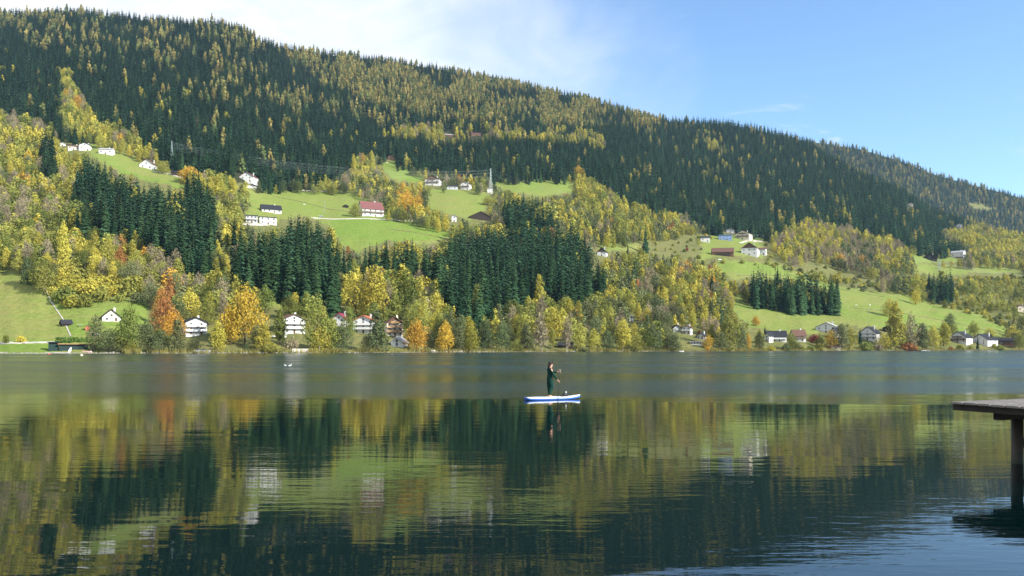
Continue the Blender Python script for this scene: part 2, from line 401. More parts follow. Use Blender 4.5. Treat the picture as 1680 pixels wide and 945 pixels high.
def inside(px, py, poly):
    r = np.zeros(px.shape, bool); n = len(poly)
    for i in range(n):
        (x1, y1), (x2, y2) = poly[i], poly[i - 1]
        if y1 == y2: continue
        r ^= ((y1 > py) != (y2 > py)) & (px < (x2 - x1) * (py - y1) / (y2 - y1) + x1)
    return r
CLS = np.zeros(ru.shape, int); OPEN = np.zeros(ru.shape, bool)
for i, (c, ph, poly) in enumerate(AREAS):
    msk = inside(wu, wv, poly)
    CLS[msk] = i
    if c == 'open': OPEN |= msk
    elif c not in ('none', 'stand', 'grove', 'hedge', 'bush', 'garden', 'shore'): OPEN &= ~msk
FOREST = np.isin(CLS, [i for i, a in enumerate(AREAS) if a[0] in ('mtn', 'mtnL', 'mtnY', 'ridge')])
def cls_at(u, v):
    i = np.clip(((u - RU[0]) / RS).astype(int), 0, len(RU) - 1); j = np.clip(((v - RV[0]) / RS).astype(int), 0, len(RV) - 1)
    return CLS[i, j]

# ------------------------------------------------------------------ terrain
def terrain():
    V0 = np.stack([(uu - 840) / F * YG, YG, H + (570 - VG) / F * YG], -1)
    # bank under the water in front, the far side of the crest behind
    front = []
    for dy, z in ((-40, -9.0), (-14, -2.5), (-2.5, -0.35)):
        y = YG[:, 0] + dy; front.append(np.stack([(UG - 840) / F * y, y, np.full_like(y, z)], -1))
    V0[:, 0, 2] = 0.06
    back = []
    for dy, dz in ((120, -12), (420, -150), (900, -420)):
        y = YG[:, -1] + dy; back.append(np.stack([(UG - 840) / F * y, y, np.maximum(V0[:, -1, 2] + dz, -5)], -1))
    A = np.concatenate([np.stack(front, 1), V0, np.stack(back, 1)], 1)
    nu, nv = A.shape[:2]
    idx = np.arange(nu * nv).reshape(nu, nv)
    q = np.stack([idx[:-1, :-1], idx[1:, :-1], idx[1:, 1:], idx[:-1, 1:]], -1).reshape(-1, 4)
    me = bpy.data.meshes.new('hillside')
    me.vertices.add(nu * nv); me.vertices.foreach_set('co', A.reshape(-1).astype(np.float32))
    me.loops.add(q.size); me.loops.foreach_set('vertex_index', q.reshape(-1).astype(np.int32))
    me.polygons.add(len(q)); me.polygons.foreach_set('loop_start', np.arange(0, q.size, 4, dtype=np.int32))
    me.polygons.foreach_set('use_smooth', np.ones(len(q), bool))
    # ground cover: meadow, dryness, mown lawn, bare soil
    pad = lambda a: np.concatenate([np.repeat(a[:, :1], 3, 1), a, np.repeat(a[:, -1:], 3, 1)], 1)
    i = np.clip(((uu - RU[0]) / RS).astype(int), 0, len(RU) - 1); j = np.clip(((VG - RV[0]) / RS).astype(int), 0, len(RV) - 1)
    mead = OPEN[i, j].astype(float)
    forest = FOREST[i, j].astype(float)
    dry = 0.45 + 0.3 * (fbm(uu / 60, VG / 25, 61) - .5)
    def put(arr, poly, val):
        arr[inside(uu + 3 * (fbm(uu / 12, VG / 8, 71) - .5), VG, poly)] = val
    put(dry, [(-900, 430), (0, 433), (30, 445), (66, 458), (80, 488), (105, 525), (122, 556), (-900, 563)], .7)
    put(dry, [(80, 490), (150, 487), (240, 490), (240, 540), (150, 560), (122, 556), (105, 525)], .3)
    put(dry, [(-900, 564), (92, 563), (92, 580), (-900, 582)], .02)
    put(dry, [(540, 360), (662, 359), (735, 378), (745, 387), (560, 410)], .0)
    put(dry, [(165, 262), (240, 290), (320, 310), (240, 305)], .08)
    put(dry, [(616, 263), (650, 266), (695, 290), (690, 299), (640, 292)], .15)
    put(dry, [(405, 308), (560, 310), (606, 322), (592, 348), (540, 352), (490, 346), (400, 345)], .4)
    put(dry, [(800, 295), (935, 291), (942, 316), (880, 322), (815, 308)], .3)
    put(dry, [(1172, 425), (1260, 430), (1240, 450), (1178, 440)], .42)
    put(dry, [(1380, 478), (1485, 480), (1600, 508), (1660, 540), (1480, 540), (1382, 535)], .46)
    put(dry, [(1240, 400), (1400, 440), (1480, 470), (1400, 470), (1330, 450), (1260, 430)], .75)
    for nm, arr in (('meadow', mead), ('dry', dry), ('forest', forest)):
        at = me.attributes.new(nm, 'FLOAT', 'POINT'); at.data.foreach_set('value', pad(arr).reshape(-1).astype(np.float32))
    m = bpy.data.materials.new('hillside ground'); m.use_nodes = True
    nd, lk = m.node_tree.nodes, m.node_tree.links; b = nd['Principled BSDF']
    b.inputs['Roughness'].default_value = .95; b.inputs['Specular IOR Level'].default_value = .05
    def attr(n): a = nd.new('ShaderNodeAttribute'); a.attribute_name = n; return a.outputs['Fac']
    def mx(f, a, c):
        x = nd.new('ShaderNodeMix'); x.data_type = 'RGBA'
        for s_, val in (('Factor', f), ('A', a), ('B', c)):
            if isinstance(val, tuple): x.inputs[s_].default_value = (*val, 1)
            elif isinstance(val, float): x.inputs[s_].default_value = val
            else: lk.new(val, x.inputs[s_])
        return x.outputs['Result']
    geo = nd.new('ShaderNodeNewGeometry')
    def noise(scale, detail=5, sx=1, sy=1, sz=1):
        mpn = nd.new('ShaderNodeMapping'); mpn.inputs['Scale'].default_value = (sx, sy, sz); lk.new(geo.outputs['Position'], mpn.inputs[0])
        n = nd.new('ShaderNodeTexNoise'); n.inputs['Scale'].default_value = scale; n.inputs['Detail'].default_value = detail; n.inputs['Roughness'].default_value = .6
        lk.new(mpn.outputs[0], n.inputs['Vector'])
        r = nd.new('ShaderNodeMapRange'); r.inputs['From Min'].default_value = .3; r.inputs['From Max'].default_value = .7; lk.new(n.outputs['Fac'], r.inputs['Value'])
        return r.outputs['Result']
    nf, nm_, nl = noise(.35), noise(.05), noise(.012)
    ncont = noise(.2, 4, .12, .12, 3.0)          # follows the contour: grazing terraces and mowing lines
    green = mx(nf, (0.112, 0.182, 0.028), (0.175, 0.238, 0.044))
    olive = mx(nf, (0.170, 0.178, 0.052), (0.250, 0.230, 0.075))
    def madd(a, k1, k0):
        q_ = nd.new('ShaderNodeMath'); q_.operation = 'MULTIPLY_ADD'; lk.new(a, q_.inputs[0]); q_.inputs[1].default_value = k1; q_.inputs[2].default_value = k0; return q_.outputs[0]
    def add(a, c):
        q_ = nd.new('ShaderNodeMath'); q_.operation = 'ADD'; q_.use_clamp = True; lk.new(a, q_.inputs[0]); lk.new(c, q_.inputs[1]); return q_.outputs[0]
    dr = add(attr('dry'), add(madd(nm_, .30, -.15), madd(ncont, .36, -.18)))
    dr2 = nd.new('ShaderNodeMath'); dr2.operation = 'ADD'; dr2.use_clamp = True
    lk.new(attr('dry'), dr2.inputs[0])
    sm = nd.new('ShaderNodeMath'); sm.operation = 'ADD'; big_ = nd.new('ShaderNodeMath'); big_.operation = 'ADD'; lk.new(madd(nm_, .5, -.25), big_.inputs[0]); lk.new(madd(nl, .5, -.25), big_.inputs[1]); lk.new(big_.outputs[0], sm.inputs[0]); lk.new(madd(ncont, .6, -.3), sm.inputs[1])
    lk.new(sm.outputs[0], dr2.inputs[1])
    meadow = mx(dr2.outputs[0], green, olive)
    rough_ = mx(nm_, (0.15, 0.145, 0.05), (0.22, 0.18, 0.075))
    rough_ = mx(nf, rough_, (0.10, 0.12, 0.035))
    floor_ = mx(nf, (0.026, 0.034, 0.016), (0.048, 0.046, 0.022))
    ground = mx(attr('meadow'), mx(attr('forest'), rough_, floor_), meadow)
    lk.new(ground, b.inputs['Base Color'])
    bp = nd.new('ShaderNodeBump'); bp.inputs['Strength'].default_value = .7; bp.inputs['Distance'].default_value = .7
    lk.new(nf, bp.inputs['Height']); lk.new(bp.outputs[0], b.inputs['Normal'])
    me.materials.append(m); me.update(); me.validate()
    return structure(link(bpy.data.objects.new('hillside', me))), m
hill, GROUND_MAT = terrain()

# the far ridge behind the right shoulder
FRS = [(1150, 225), (1250, 222), (1324, 232), (1411, 245), (1470, 262), (1531, 286), (1600, 305), (1680, 326), (1800, 350), (2100, 400), (2500, 440)]
FU = np.arange(1150, 2501, 10.0); FT = np.linspace(0, 1, 60)
def far_y(u, t):
    return 2350 + t * (700 + 0.3 * (np.asarray(u) - 1300)) + 60 * (fbm(np.asarray(u) / 90, t * 4, 83, 3) - .5)
def far_v(u, t):
    top = np.interp(u, [k[0] for k in FRS], [k[1] for k in FRS]); return 480 * (1 - t) + top * t
def far_ridge():
    u, t = np.meshgrid(FU, FT, indexing='ij'); y = far_y(u, t); v = far_v(u, t)
    A = np.stack([(u - 840) / F * y, y, H + (570 - v) / F * y], -1)
    yb = y[:, -1] + 500
    A = np.concatenate([A, np.stack([A[:, -1, 0], yb, A[:, -1, 2] - 160], -1)[:, None]], 1)
    nu, nv = A.shape[:2]; idx = np.arange(nu * nv).reshape(nu, nv)
    q = np.stack([idx[:-1, :-1], idx[1:, :-1], idx[1:, 1:], idx[:-1, 1:]], -1).reshape(-1, 4)
    me = mesh_np('far_ridge', A.reshape(-1, 3), q, [])
    cl_ = np.zeros((nu, nv)); vv = np.concatenate([v, v[:, -1:]], 1); uu_ = np.concatenate([u, u[:, -1:]], 1)
    cl_[inside(uu_, vv, [(1586, 331), (1610, 332), (1634, 341), (1618, 346), (1592, 341)])] = 1
    for nm, arr in (('meadow', cl_ * 0), ('dry', cl_), ('forest', 1 - cl_)):
        at = me.attributes.new(nm, 'FLOAT', 'POINT'); at.data.foreach_set('value', arr.reshape(-1).astype(np.float32))
    me.materials.append(GROUND_MAT)
    me.polygons.foreach_set('use_smooth', [True] * len(me.polygons))
    return structure(link(bpy.data.objects.new('far_ridge', me)))
far_ridge()

# ------------------------------------------------------------------ the lake
def lake():
    me = mesh_np('lake', [(-1800, -60, 0), (1800, -60, 0), (1800, 1100, 0), (-1800, 1100, 0)], [(0, 1, 2, 3)], [])
    m = bpy.data.materials.new('lake water'); m.use_nodes = True
    nd, lk = m.node_tree.nodes, m.node_tree.links; b = nd['Principled BSDF']
    b.inputs['Base Color'].default_value = (0.0015, 0.009, 0.013, 1)
    b.inputs['IOR'].default_value = 1.42
    b.inputs['Specular Tint'].default_value = (0.86, 0.98, 1.06, 1)
    b.inputs['Specular IOR Level'].default_value = .5
    geo = nd.new('ShaderNodeNewGeometry')
    sp = nd.new('ShaderNodeSeparateXYZ'); lk.new(geo.outputs['Position'], sp.inputs[0])
    def M(op, a, b_=None, c=None):
        q = nd.new('ShaderNodeMath'); q.operation = op
        for i, x in enumerate((a, b_, c)):
            if x is None: continue
            if isinstance(x, (int, float)): q.inputs[i].default_value = x
            else: lk.new(x, q.inputs[i])
        return q.outputs[0]
    def noise(sx, sy, detail=3, rough=.5, rot=0.0, loc=0.0):
        mp_ = nd.new('ShaderNodeMapping'); mp_.inputs['Scale'].default_value = (sx, sy, 1); mp_.inputs['Rotation'].default_value = (0, 0, rot); mp_.inputs['Location'].default_value = (loc, loc * .7, 0)
        lk.new(geo.outputs['Position'], mp_.inputs[0])
        n = nd.new('ShaderNodeTexNoise'); n.inputs['Scale'].default_value = 1; n.inputs['Detail'].default_value = detail; n.inputs['Roughness'].default_value = rough
        lk.new(mp_.outputs[0], n.inputs['Vector']); return n.outputs['Fac']
    def ramp(x, lo, hi, a=0.0, c=1.0):
        r = nd.new('ShaderNodeMapRange'); r.interpolation_type = 'SMOOTHSTEP'
        r.inputs['From Min'].default_value = lo; r.inputs['From Max'].default_value = hi; r.inputs['To Min'].default_value = a; r.inputs['To Max'].default_value = c
        lk.new(x, r.inputs['Value']); return r.outputs['Result']
    # the breeze reaches the water from about forty metres out
    edge = M('ADD', sp.outputs['Y'], M('ADD', M('MULTIPLY', M('SUBTRACT', noise(.05, .16, 5, .62), .5), 30.0), M('MULTIPLY', sp.outputs['X'], -0.05)))
    wind = ramp(edge, 33.0, 47.0)
    wind = M('MULTIPLY', wind, ramp(sp.outputs['Y'], 40.0, 110.0, .66, 1.0))
    bc = nd.new('ShaderNodeMix'); bc.data_type = 'RGBA'; lk.new(wind, bc.inputs['Factor']); bc.inputs['A'].default_value = (.001, .0065, .007, 1); bc.inputs['B'].default_value = (.003, .020, .024, 1); lk.new(bc.outputs['Result'], b.inputs['Base Color'])
    gust = ramp(noise(.012, .05, 5, .65, .04, 3.1), .36, .64)
    # calm water: long low swell and small ripples, crests lying roughly across the view
    swell = noise(.22, 1.05, 2, .5, .10)
    rip = noise(1.3, 4.8, 3, .5, -.06, 5.0)
    patch = ramp(noise(.07, .11, 2, .5, .2, 9.0), .38, .66, .25, 1.0)
    h1 = M('MULTIPLY', swell, 0.0058)
    h2 = M('MULTIPLY', M('MULTIPLY', rip, 0.0041), patch)
    chop = M('MULTIPLY', M('MULTIPLY', noise(2.2, 4.6, 5, .65, .05, 2.0), M('ADD', .03, M('MULTIPLY', gust, .05))), wind)
    hh = M('ADD', M('ADD', h1, h2), chop)
    bp = nd.new('ShaderNodeBump'); bp.inputs['Strength'].default_value = 1.0; bp.inputs['Distance'].default_value = 1.0
    lk.new(hh, bp.inputs['Height']); lk.new(bp.outputs[0], b.inputs['Normal'])
    lk.new(M('ADD', 0.012, M('MULTIPLY', wind, M('ADD', .10, M('MULTIPLY', gust, .13)))), b.inputs['Roughness'])
    me.materials.append(m)
    return structure(link(bpy.data.objects.new('lake', me)))
lake()

# ------------------------------------------------------------------ tree meshes (height 1 unit = the whole tree, scaled per tree)
def spruce_mesh(seed, whorls, nb, rad=.15, bottom=.05, two=False, leaf='spruce', droop=.5):
    r = random.Random(seed); V, Fc = [], []
    for i in range(whorls):
        t = bottom + (1 - bottom - .015) * (i + r.uniform(-.25, .25)) / whorls
        t = max(bottom, t)
        rr = rad * (1 - (t - bottom) / (1 - bottom)) ** .82 + .006
        if t < bottom + .12: rr *= .82
        n = max(4, int(nb * (0.55 + .45 * rr / rad)))
        a0 = r.random() * 6.28
        for k_ in range(n):
            a = a0 + 6.283 * (k_ + r.uniform(-.35, .35)) / n
            L = rr * r.uniform(.62, 1.18); w = L * r.uniform(.30, .44) + .004
            ca, sa = math.cos(a), math.sin(a)
            d = L * droop * r.uniform(.7, 1.3) * (1.25 - t * .7)
            tj = t + r.uniform(-.6, .6) * (1 - bottom) / whorls; z0 = tj + L * .18
            def q(x, yy, z): return (x * ca - yy * sa, x * sa + yy * ca, z)
            b0 = len(V)
            if two:
                V += [q(0, 0, z0), q(L * .62, w, tj - d * .55), q(L, 0, tj - d), q(L * .62, -w, tj - d * .55)]
                Fc += [(b0, b0 + 1, b0 + 2), (b0, b0 + 2, b0 + 3)]
            else:
                V += [q(0, 0, z0), q(L * .55, w, tj - d * .75), q(L * .55, 0, tj - d * .15), q(L * .55, -w, tj - d * .75), q(L, 0, tj - d)]
                Fc += [(b0, b0 + 1, b0 + 2), (b0, b0 + 2, b0 + 3), (b0 + 1, b0 + 4, b0 + 2), (b0 + 2, b0 + 4, b0 + 3)]
    b0 = len(V)
    V += [(.006, 0, .93), (-.003, .005, .93), (-.003, -.005, .93), (0, 0, 1.0)]
    Fc += [(b0, b0 + 1, b0 + 3), (b0 + 1, b0 + 2, b0 + 3), (b0 + 2, b0, b0 + 3)]
    return mesh_np('spruce_crown', V, Fc, [LEAF[leaf]])

def trunk_mesh(h, r0, r1, bark=BARK, limbs=0, seed=0, spread=.22):
    r = random.Random(seed); mb = MB()
    pts = [(0, 0, -.04), (r.uniform(-.01, .01), r.uniform(-.01, .01), h * .45), (r.uniform(-.015, .015), r.uniform(-.015, .015), h)]
    mb.path(pts, [r0, (r0 + r1) * .55, r1], 6)
    for i in range(limbs):
        z = h * r.uniform(.35, .95); a = i * 2.4 + r.uniform(-.4, .4); L = spread * r.uniform(.7, 1.15)
        p0 = (pts[1][0] * z / h, pts[1][1] * z / h, z)
        p1 = (math.cos(a) * L * .55, math.sin(a) * L * .55, z + L * .5)
        p2 = (math.cos(a) * L, math.sin(a) * L, z + L * r.uniform(.9, 1.5))
        mb.path([p0, p1, p2], [r0 * .42, r0 * .26, r0 * .08], 4)
    return mb.mesh('trunk', bark)

def crown_mesh(seed, leaf, n, size, shape='round', sparse=False):
    """leaf clumps spread over the skin and inside of several lobes; whole tree 1 high"""
    r = np.random.default_rng(seed)
    if shape == 'round': nl, rx, z0, z1, lr = 14, .25, .13, .84, .17
    elif shape == 'tall': nl, rx, z0, z1, lr = 12, .14, .14, .88, .125
    elif shape == 'cone': nl, rx, z0, z1, lr = 13, .17, .09, .90, .13
    elif shape == 'larch': nl, rx, z0, z1, lr = 12, .105, .10, .93, .105
    elif shape == 'wide': nl, rx, z0, z1, lr = 16, .38, .15, .80, .20
    else: nl, rx, z0, z1, lr = 9, .50, .10, .62, .34      # bush
    L = []
    for i in range(nl):
        t = (i + .5) / nl; z = z0 + (z1 - z0) * t
        if shape in ('cone', 'larch'): k_ = (1.08 - t) ** .8
        elif shape in ('bush',): k_ = 1 - .5 * t
        else: k_ = math.sin(math.pi * min(1, .22 + .74 * t)) ** .8
        a = i * 2.399 + r.uniform(-.5, .5); d = rx * k_ * math.sqrt(r.uniform(.25, 1.0))
        q = lr * r.uniform(.75, 1.2) * (.62 + .5 * k_ if shape != 'larch' else .30 + .78 * k_)
        L.append((d * math.cos(a), d * math.sin(a), z, q, q * r.uniform(.8, 1.25)))
    L.append((0, 0, z1 + lr * .12, lr * (.72 if shape != 'larch' else .34), lr * .95)); L.append((0, 0, (z0 + z1) / 2, lr * 1.15, lr * 1.5))
    L = np.array(L); w = L[:, 3] ** 2; w /= w.sum()
    li = r.choice(len(L), n, p=w)
    d = r.normal(size=(n, 3)); d[:, 2] += .25; d /= np.linalg.norm(d, axis=1, keepdims=True)
    rad_ = (1 - .45 * r.random(n) ** 2.2)[:, None] if not sparse else (r.random(n) ** .5)[:, None]
    Pn = L[li, :3] + d * np.stack([L[li, 3], L[li, 3], L[li, 4]], -1) * rad_ * r.uniform(.88, 1.1, (n, 1))
    Pn[:, 2] = np.clip(Pn[:, 2], .03, 1.0)
    nrm = d + r.normal(size=(n, 3)) * (.42 if not sparse else 1.2); nrm /= np.linalg.norm(nrm, axis=1, keepdims=True)
    ref = r.normal(size=(n, 3)); t1 = np.cross(nrm, ref); t1 /= np.linalg.norm(t1, axis=1, keepdims=True); t2 = np.cross(nrm, t1)
    sz = size * r.uniform(.6, 1.3, (n, 1)); asp = r.uniform(.5, .9, (n, 1)) if not sparse else r.uniform(.10, .22, (n, 1))
    if sparse:
        t1 = d + r.normal(size=(n, 3)) * .5 + np.array([0, 0, .5]); t1 /= np.linalg.norm(t1, axis=1, keepdims=True); t2 = np.cross(nrm, t1); t2 /= np.linalg.norm(t2, axis=1, keepdims=True)
    V = np.stack([Pn + t1 * sz, Pn + t2 * sz * asp, Pn - t1 * sz * .9, Pn - t2 * sz * asp], 1).reshape(-1, 3)
    Fc = np.arange(n * 4).reshape(-1, 4)
    return mesh_np('leaf_crown', V, Fc, [LEAF[leaf]])

# near trees (trunk + crown as parts) and far trees (few faces)
SPR_N = [spruce_mesh(s, 24, 12, rad) for s, rad in ((1, .135), (2, .16), (3, .12), (4, .148), (5, .17))]
SPR_T = trunk_mesh(.9, .013, .003)
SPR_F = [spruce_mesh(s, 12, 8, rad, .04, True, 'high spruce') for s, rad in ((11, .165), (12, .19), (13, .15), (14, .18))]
LAR_F = [crown_mesh(s, 'larch', 120, .08, 'larch') for s in (21, 22, 23)]
CRN, CRF, SHAPES = {}, {}, {}
for ki, (kk, shapes) in enumerate((('yellow', ('round', 'tall', 'cone')), ('gold', ('round', 'wide', 'cone')), ('olive', ('round', 'tall', 'wide')),
                                  ('green', ('round', 'cone', 'wide')), ('rust', ('round', 'tall')), ('bare', ('round', 'tall')), ('red', ('round',)))):
    SHAPES[kk] = shapes
    for si, sh in enumerate(shapes):
        CRF[kk, sh] = crown_mesh(100 * ki + 10 * si + 7, kk, 240 if kk != 'bare' else 260, .055 if kk != 'bare' else .075, sh, kk == 'bare')
KINDS_ = ['yellow', 'gold', 'olive', 'green', 'rust', 'bare', 'red']
def crown_near(kk, sh, q):
    if (kk, sh, q) not in CRN:
        big = 1.45 if sh == 'wide' else 1.0
        CRN[kk, sh, q] = crown_mesh(100 * KINDS_.index(kk) + 10 * len(sh) + q, kk, int((2100 if kk != 'bare' else 900) * big), .0225 if kk != 'bare' else .055, sh, kk == 'bare')
    return CRN[kk, sh, q]
BUSH = {kk: [crown_mesh(900 + 10 * i + q, kk, 520, .085, 'bush') for q in range(2)] for i, kk in enumerate(('olive', 'yellow', 'green', 'red', 'gold', 'rust', 'bare'))}
TRK = {('round', 0): trunk_mesh(.62, .021, .006, BARK, 6, 1), ('tall', 0): trunk_mesh(.75, .015, .004, BARK, 6, 2, .12), ('cone', 0): trunk_mesh(.75, .017, .004, BARK, 5, 3, .14), ('wide', 0): trunk_mesh(.55, .030, .01, BARK, 8, 4, .32),
       ('round', 1): trunk_mesh(.62, .018, .006, BIRCH, 6, 5), ('tall', 1): trunk_mesh(.78, .014, .004, BIRCH, 6, 6, .12), ('cone', 1): trunk_mesh(.75, .017, .004, BIRCH, 5, 7, .14), ('wide', 1): trunk_mesh(.55, .030, .01, BIRCH, 8, 8, .32)}

# ------------------------------------------------------------------ where every tree stands
NOMW = {'round': .76, 'tall': .46, 'cone': .54, 'wide': 1.05}
WORD = {'yellow': 'yellow autumn tree', 'gold': 'golden orange tree', 'olive': 'yellow-green tree', 'green': 'grey-green tree', 'rust': 'rusty brown tree', 'bare': 'bare grey-brown tree', 'red': 'dark red tree'}
MIX = {
    'mtn': (1 / 50, [('spruce', .975), ('larch', .017), ('yellow', .008)], (17, 27)),
    'mtnL': (1 / 62, [('spruce', .88), ('larch', .12)], (18, 27)),
    'ridge': (1 / 58, [('spruce', .54), ('larch', .46)], (15, 23)),
    'stand': (1 / 38, [('spruce', .986), ('yellow', .008), ('olive', .006)], (23, 34)),
    'mtnY': (1 / 62, [('spruce', .50), ('larch', .14), ('yellow', .26), ('olive', .05), ('bare', .05)], (13, 22)),
    'grove': (1 / 26, [('spruce', .98), ('olive', .02)], (22, 32)),
    'yel': (1 / 58, [('yellow', .46), ('olive', .25), ('bare', .13), ('green', .07), ('gold', .06), ('spruce', .03)], (10, 18)),
    'auto': (1 / 62, [('yellow', .34), ('olive', .26), ('bare', .16), ('green', .09), ('gold', .10), ('rust', .05)], (9, 16)),
    'gold': (1 / 75, [('gold', .6), ('yellow', .25), ('bare', .15)], (10, 16)),
    'mix': (1 / 62, [('olive', .36), ('yellow', .15), ('green', .23), ('bare', .17), ('gold', .02), ('rust', .02), ('spruce', .05)], (9, 17)),
    'mixr': (1 / 66, [('olive', .26), ('yellow', .26), ('bare', .32), ('spruce', .08), ('green', .08)], (10, 17)),
    'bare': (1 / 52, [('bare', .40), ('olive', .32), ('yellow', .12), ('green', .12), ('spruce', .04)], (11, 19)),
    'scrub': (1 / 300, [('bush', .72), ('olive', .13), ('bare', .10), ('yellow', .05)], (5, 11)),
    'scrub2': (1 / 66, [('bush', .40), ('olive', .26), ('yellow', .19), ('green', .10), ('bare', .03), ('spruce', .02)], (6, 14)),
    'hedge': (1 / 42, [('bush', .74), ('olive', .12), ('yellow', .08), ('green', .06)], (6, 10)),
    'shore': (1 / 30, [('green', .30), ('olive', .24), ('bush', .34), ('yellow', .06), ('bare', .06)], (5, 10)),
    'garden': (1 / 95, [('bush', .5), ('green', .2), ('olive', .2), ('yellow', .1)], (4, 8)),
    'bush': (1 / 32, [('bush', 1.0)], (6, 9)),
}
HOUSE_BOX = []       # (u0, u1, v0, v1, distance): kept free of scattered trees

def scatter():
    T = []
    U, Vb = np.meshgrid(np.arange(-250, 1940, 2.0), np.arange(20, 581, 2.0), indexing='ij')
    U, Vb = U.ravel(), Vb.ravel()
    ok = (Vb < shore_v(U) - 1.2) & (Vb > top_v(U) - 1)
    U, Vb = U[ok], Vb[ok]
    y0, y1 = gy(U, Vb + 1), gy(U, Vb - 1)
    area = np.maximum(y1 - y0, 0) * (2.0 * gy(U, Vb) / F)
    n = rng.poisson(area / 26.0)
    U = np.repeat(U, n) + rng.uniform(-1, 1, n.sum()); Vb = np.repeat(Vb, n) + rng.uniform(-1, 1, n.sum())
    y = gy(U, Vb)
    hm = {i: (sum(MIX[a[0]][2]) / 2 if a[0] in MIX else 14.) for i, a in enumerate(AREAS)}
    hl = np.array([hm[i] for i in range(len(AREAS))])
    c0 = cls_at(U, Vb - 10 * F / y)
    c1 = cls_at(U, Vb - .5 * hl[c0] * F / y)
    c1 = np.where((Vb < top_v(U) + 3) & (Vb < 420), cls_at(U, Vb - 2), c1)
    order = rng.permutation(len(U)); grid = {}
    for i in order:
        a = AREAS[c1[i]]
        if a[0] not in MIX: continue
        c_base = AREAS[cls_at(U[i:i + 1], Vb[i:i + 1])[0]][0]
        dens, mixl, hr = MIX[a[0]]
        if rng.random() > dens * 26.0 * 1.9: continue
        x, yy = (U[i] - 840) / F * y[i], y[i]
        d = .74 / math.sqrt(dens)
        gx, gz = int(x // 6), int(yy // 6); kk = int(d // 6) + 1; bad = False
        for ix in range(gx - kk, gx + kk + 1):
            for iy in range(gz - kk, gz + kk + 1):
                for (px, py) in grid.get((ix, iy), ()):
                    if (px - x) ** 2 + (py - yy) ** 2 < d * d: bad = True; break
                if bad: break
            if bad: break
        if bad: continue
        # kinds grow in patches
        pn = float(vnoise(U[i] / 22, Vb[i] / 16, 91)); q = min(.999, max(0, .50 * rng.random() + .50 * (pn * 1.4 - .2)))
        if a[0] in ('mtn', 'mtnL', 'mtnY', 'ridge', 'stand', 'grove'):
            ln = float(vnoise(U[i] / 30, Vb[i] / 20, 95)); q = 1 - (1 - rng.random()) / (.12 + (.9 if a[0] in ('stand', 'grove') else 3.4 * max(0, ln - .22)))
            q = min(.999, max(0, q))
        acc = 0
        for kd, p in mixl:
            acc += p
            if q < acc: break
        h = rng.uniform(*hr)
        if kd == 'spruce' and a[0] not in ('mtn', 'mtnL', 'mtnY', 'ridge', 'stand', 'grove'): h *= 1.35
        if kd == 'bush' : h = rng.uniform(2.6, 5.2) if a[0] != 'bush' else rng.uniform(5, 8)
        if kd in ('yellow', 'bare') and a[0] in ('mtn', 'stand'): h *= .72
        hp = h * F / yy
        if kd == 'spruce' and a[0] in ('yel', 'auto', 'bare', 'mix') and U[i] < 330 and Vb[i] > 380: continue
        if kd != 'bush':
            tops = [AREAS[q_][0] for q_ in cls_at(np.array([U[i]] * 3), np.array([Vb[i] - .88 * hp, Vb[i] - .62 * hp, Vb[i] - .2 * hp]))]
            if a[0] in ('grove', 'shore', 'garden'): pass
            elif 'open' in tops[:2] or (tops[0] in ('scrub', 'bush') and a[0] not in ('scrub', 'bush')) or (tops[2] == 'open' and rng.random() < .6): continue
        if any(b[0] - hp * .22 < U[i] < b[1] + hp * .22 and Vb[i] > b[2] and Vb[i] - hp < b[3] and yy < b[4] + 14 for b in HOUSE_BOX): continue
        if any(b[0] - 2 < U[i] < b[1] + 2 and b[4] - 2 < yy < b[4] + (b[1] - b[0]) * b[4] / F for b in HOUSE_BOX): continue
        grid.setdefault((gx, gz), []).append((x, yy))
        T.append(dict(u=U[i], v=Vb[i], y=yy, h=h, kind=kd, area=c1[i], pos=(x, yy, H + (570 - Vb[i]) / F * yy)))
    # far ridge
    for _ in range(13000):
        u = rng.uniform(1200, 1990); t = rng.uniform(.25, 1.0) ** .8
        yy = float(far_y(u, t)); v = float(far_v(u, t))
        if inside(np.array([u]), np.array([v - 4]), [(1586, 331), (1610, 332), (1634, 341), (1618, 346), (1592, 341)])[0]: continue
        kd = 'larch' if rng.random() < .2 else 'spruce'
        T.append(dict(u=u, v=v, y=yy, h=rng.uniform(17, 26), kind=kd, area=0, pos=((u - 840) / F * yy, yy, H + (570 - v) / F * yy), far=True))
    return T

def visible_px(T):
    """pixels of the picture that each tree keeps once nearer trees and houses are in front"""
    occ = np.zeros((1000, 1740), bool)
    ev = [(t['y'], i) for i, t in enumerate(T)] + [(b[4], -1 - k_) for k_, b in enumerate(HOUSE_BOX)]
    out = np.zeros(len(T))
    for yy, i in sorted(ev):
        if i < 0:
            b = HOUSE_BOX[-1 - i]; occ[max(0, int(b[2])):max(0, int(b[3])), max(0, int(b[0])):max(0, int(b[1]))] = True; continue
        t = T[i]; hp = t['h'] * F / yy
        w = hp * {'spruce': .22, 'larch': .24, 'bush': 1.2}.get(t['kind'], .5)
        u0, u1, v0, v1 = int(t['u'] - w / 2), int(t['u'] + w / 2) + 1, int(t['v'] - hp), int(t['v']) + 1
        u0, u1, v0, v1 = max(0, u0), min(1680, u1), max(0, v0), min(945, v1)
        if u1 <= u0 or v1 <= v0: continue
        s = occ[v0:v1, u0:u1]; out[i] = s.size - s.sum(); s[:] = True
    return out

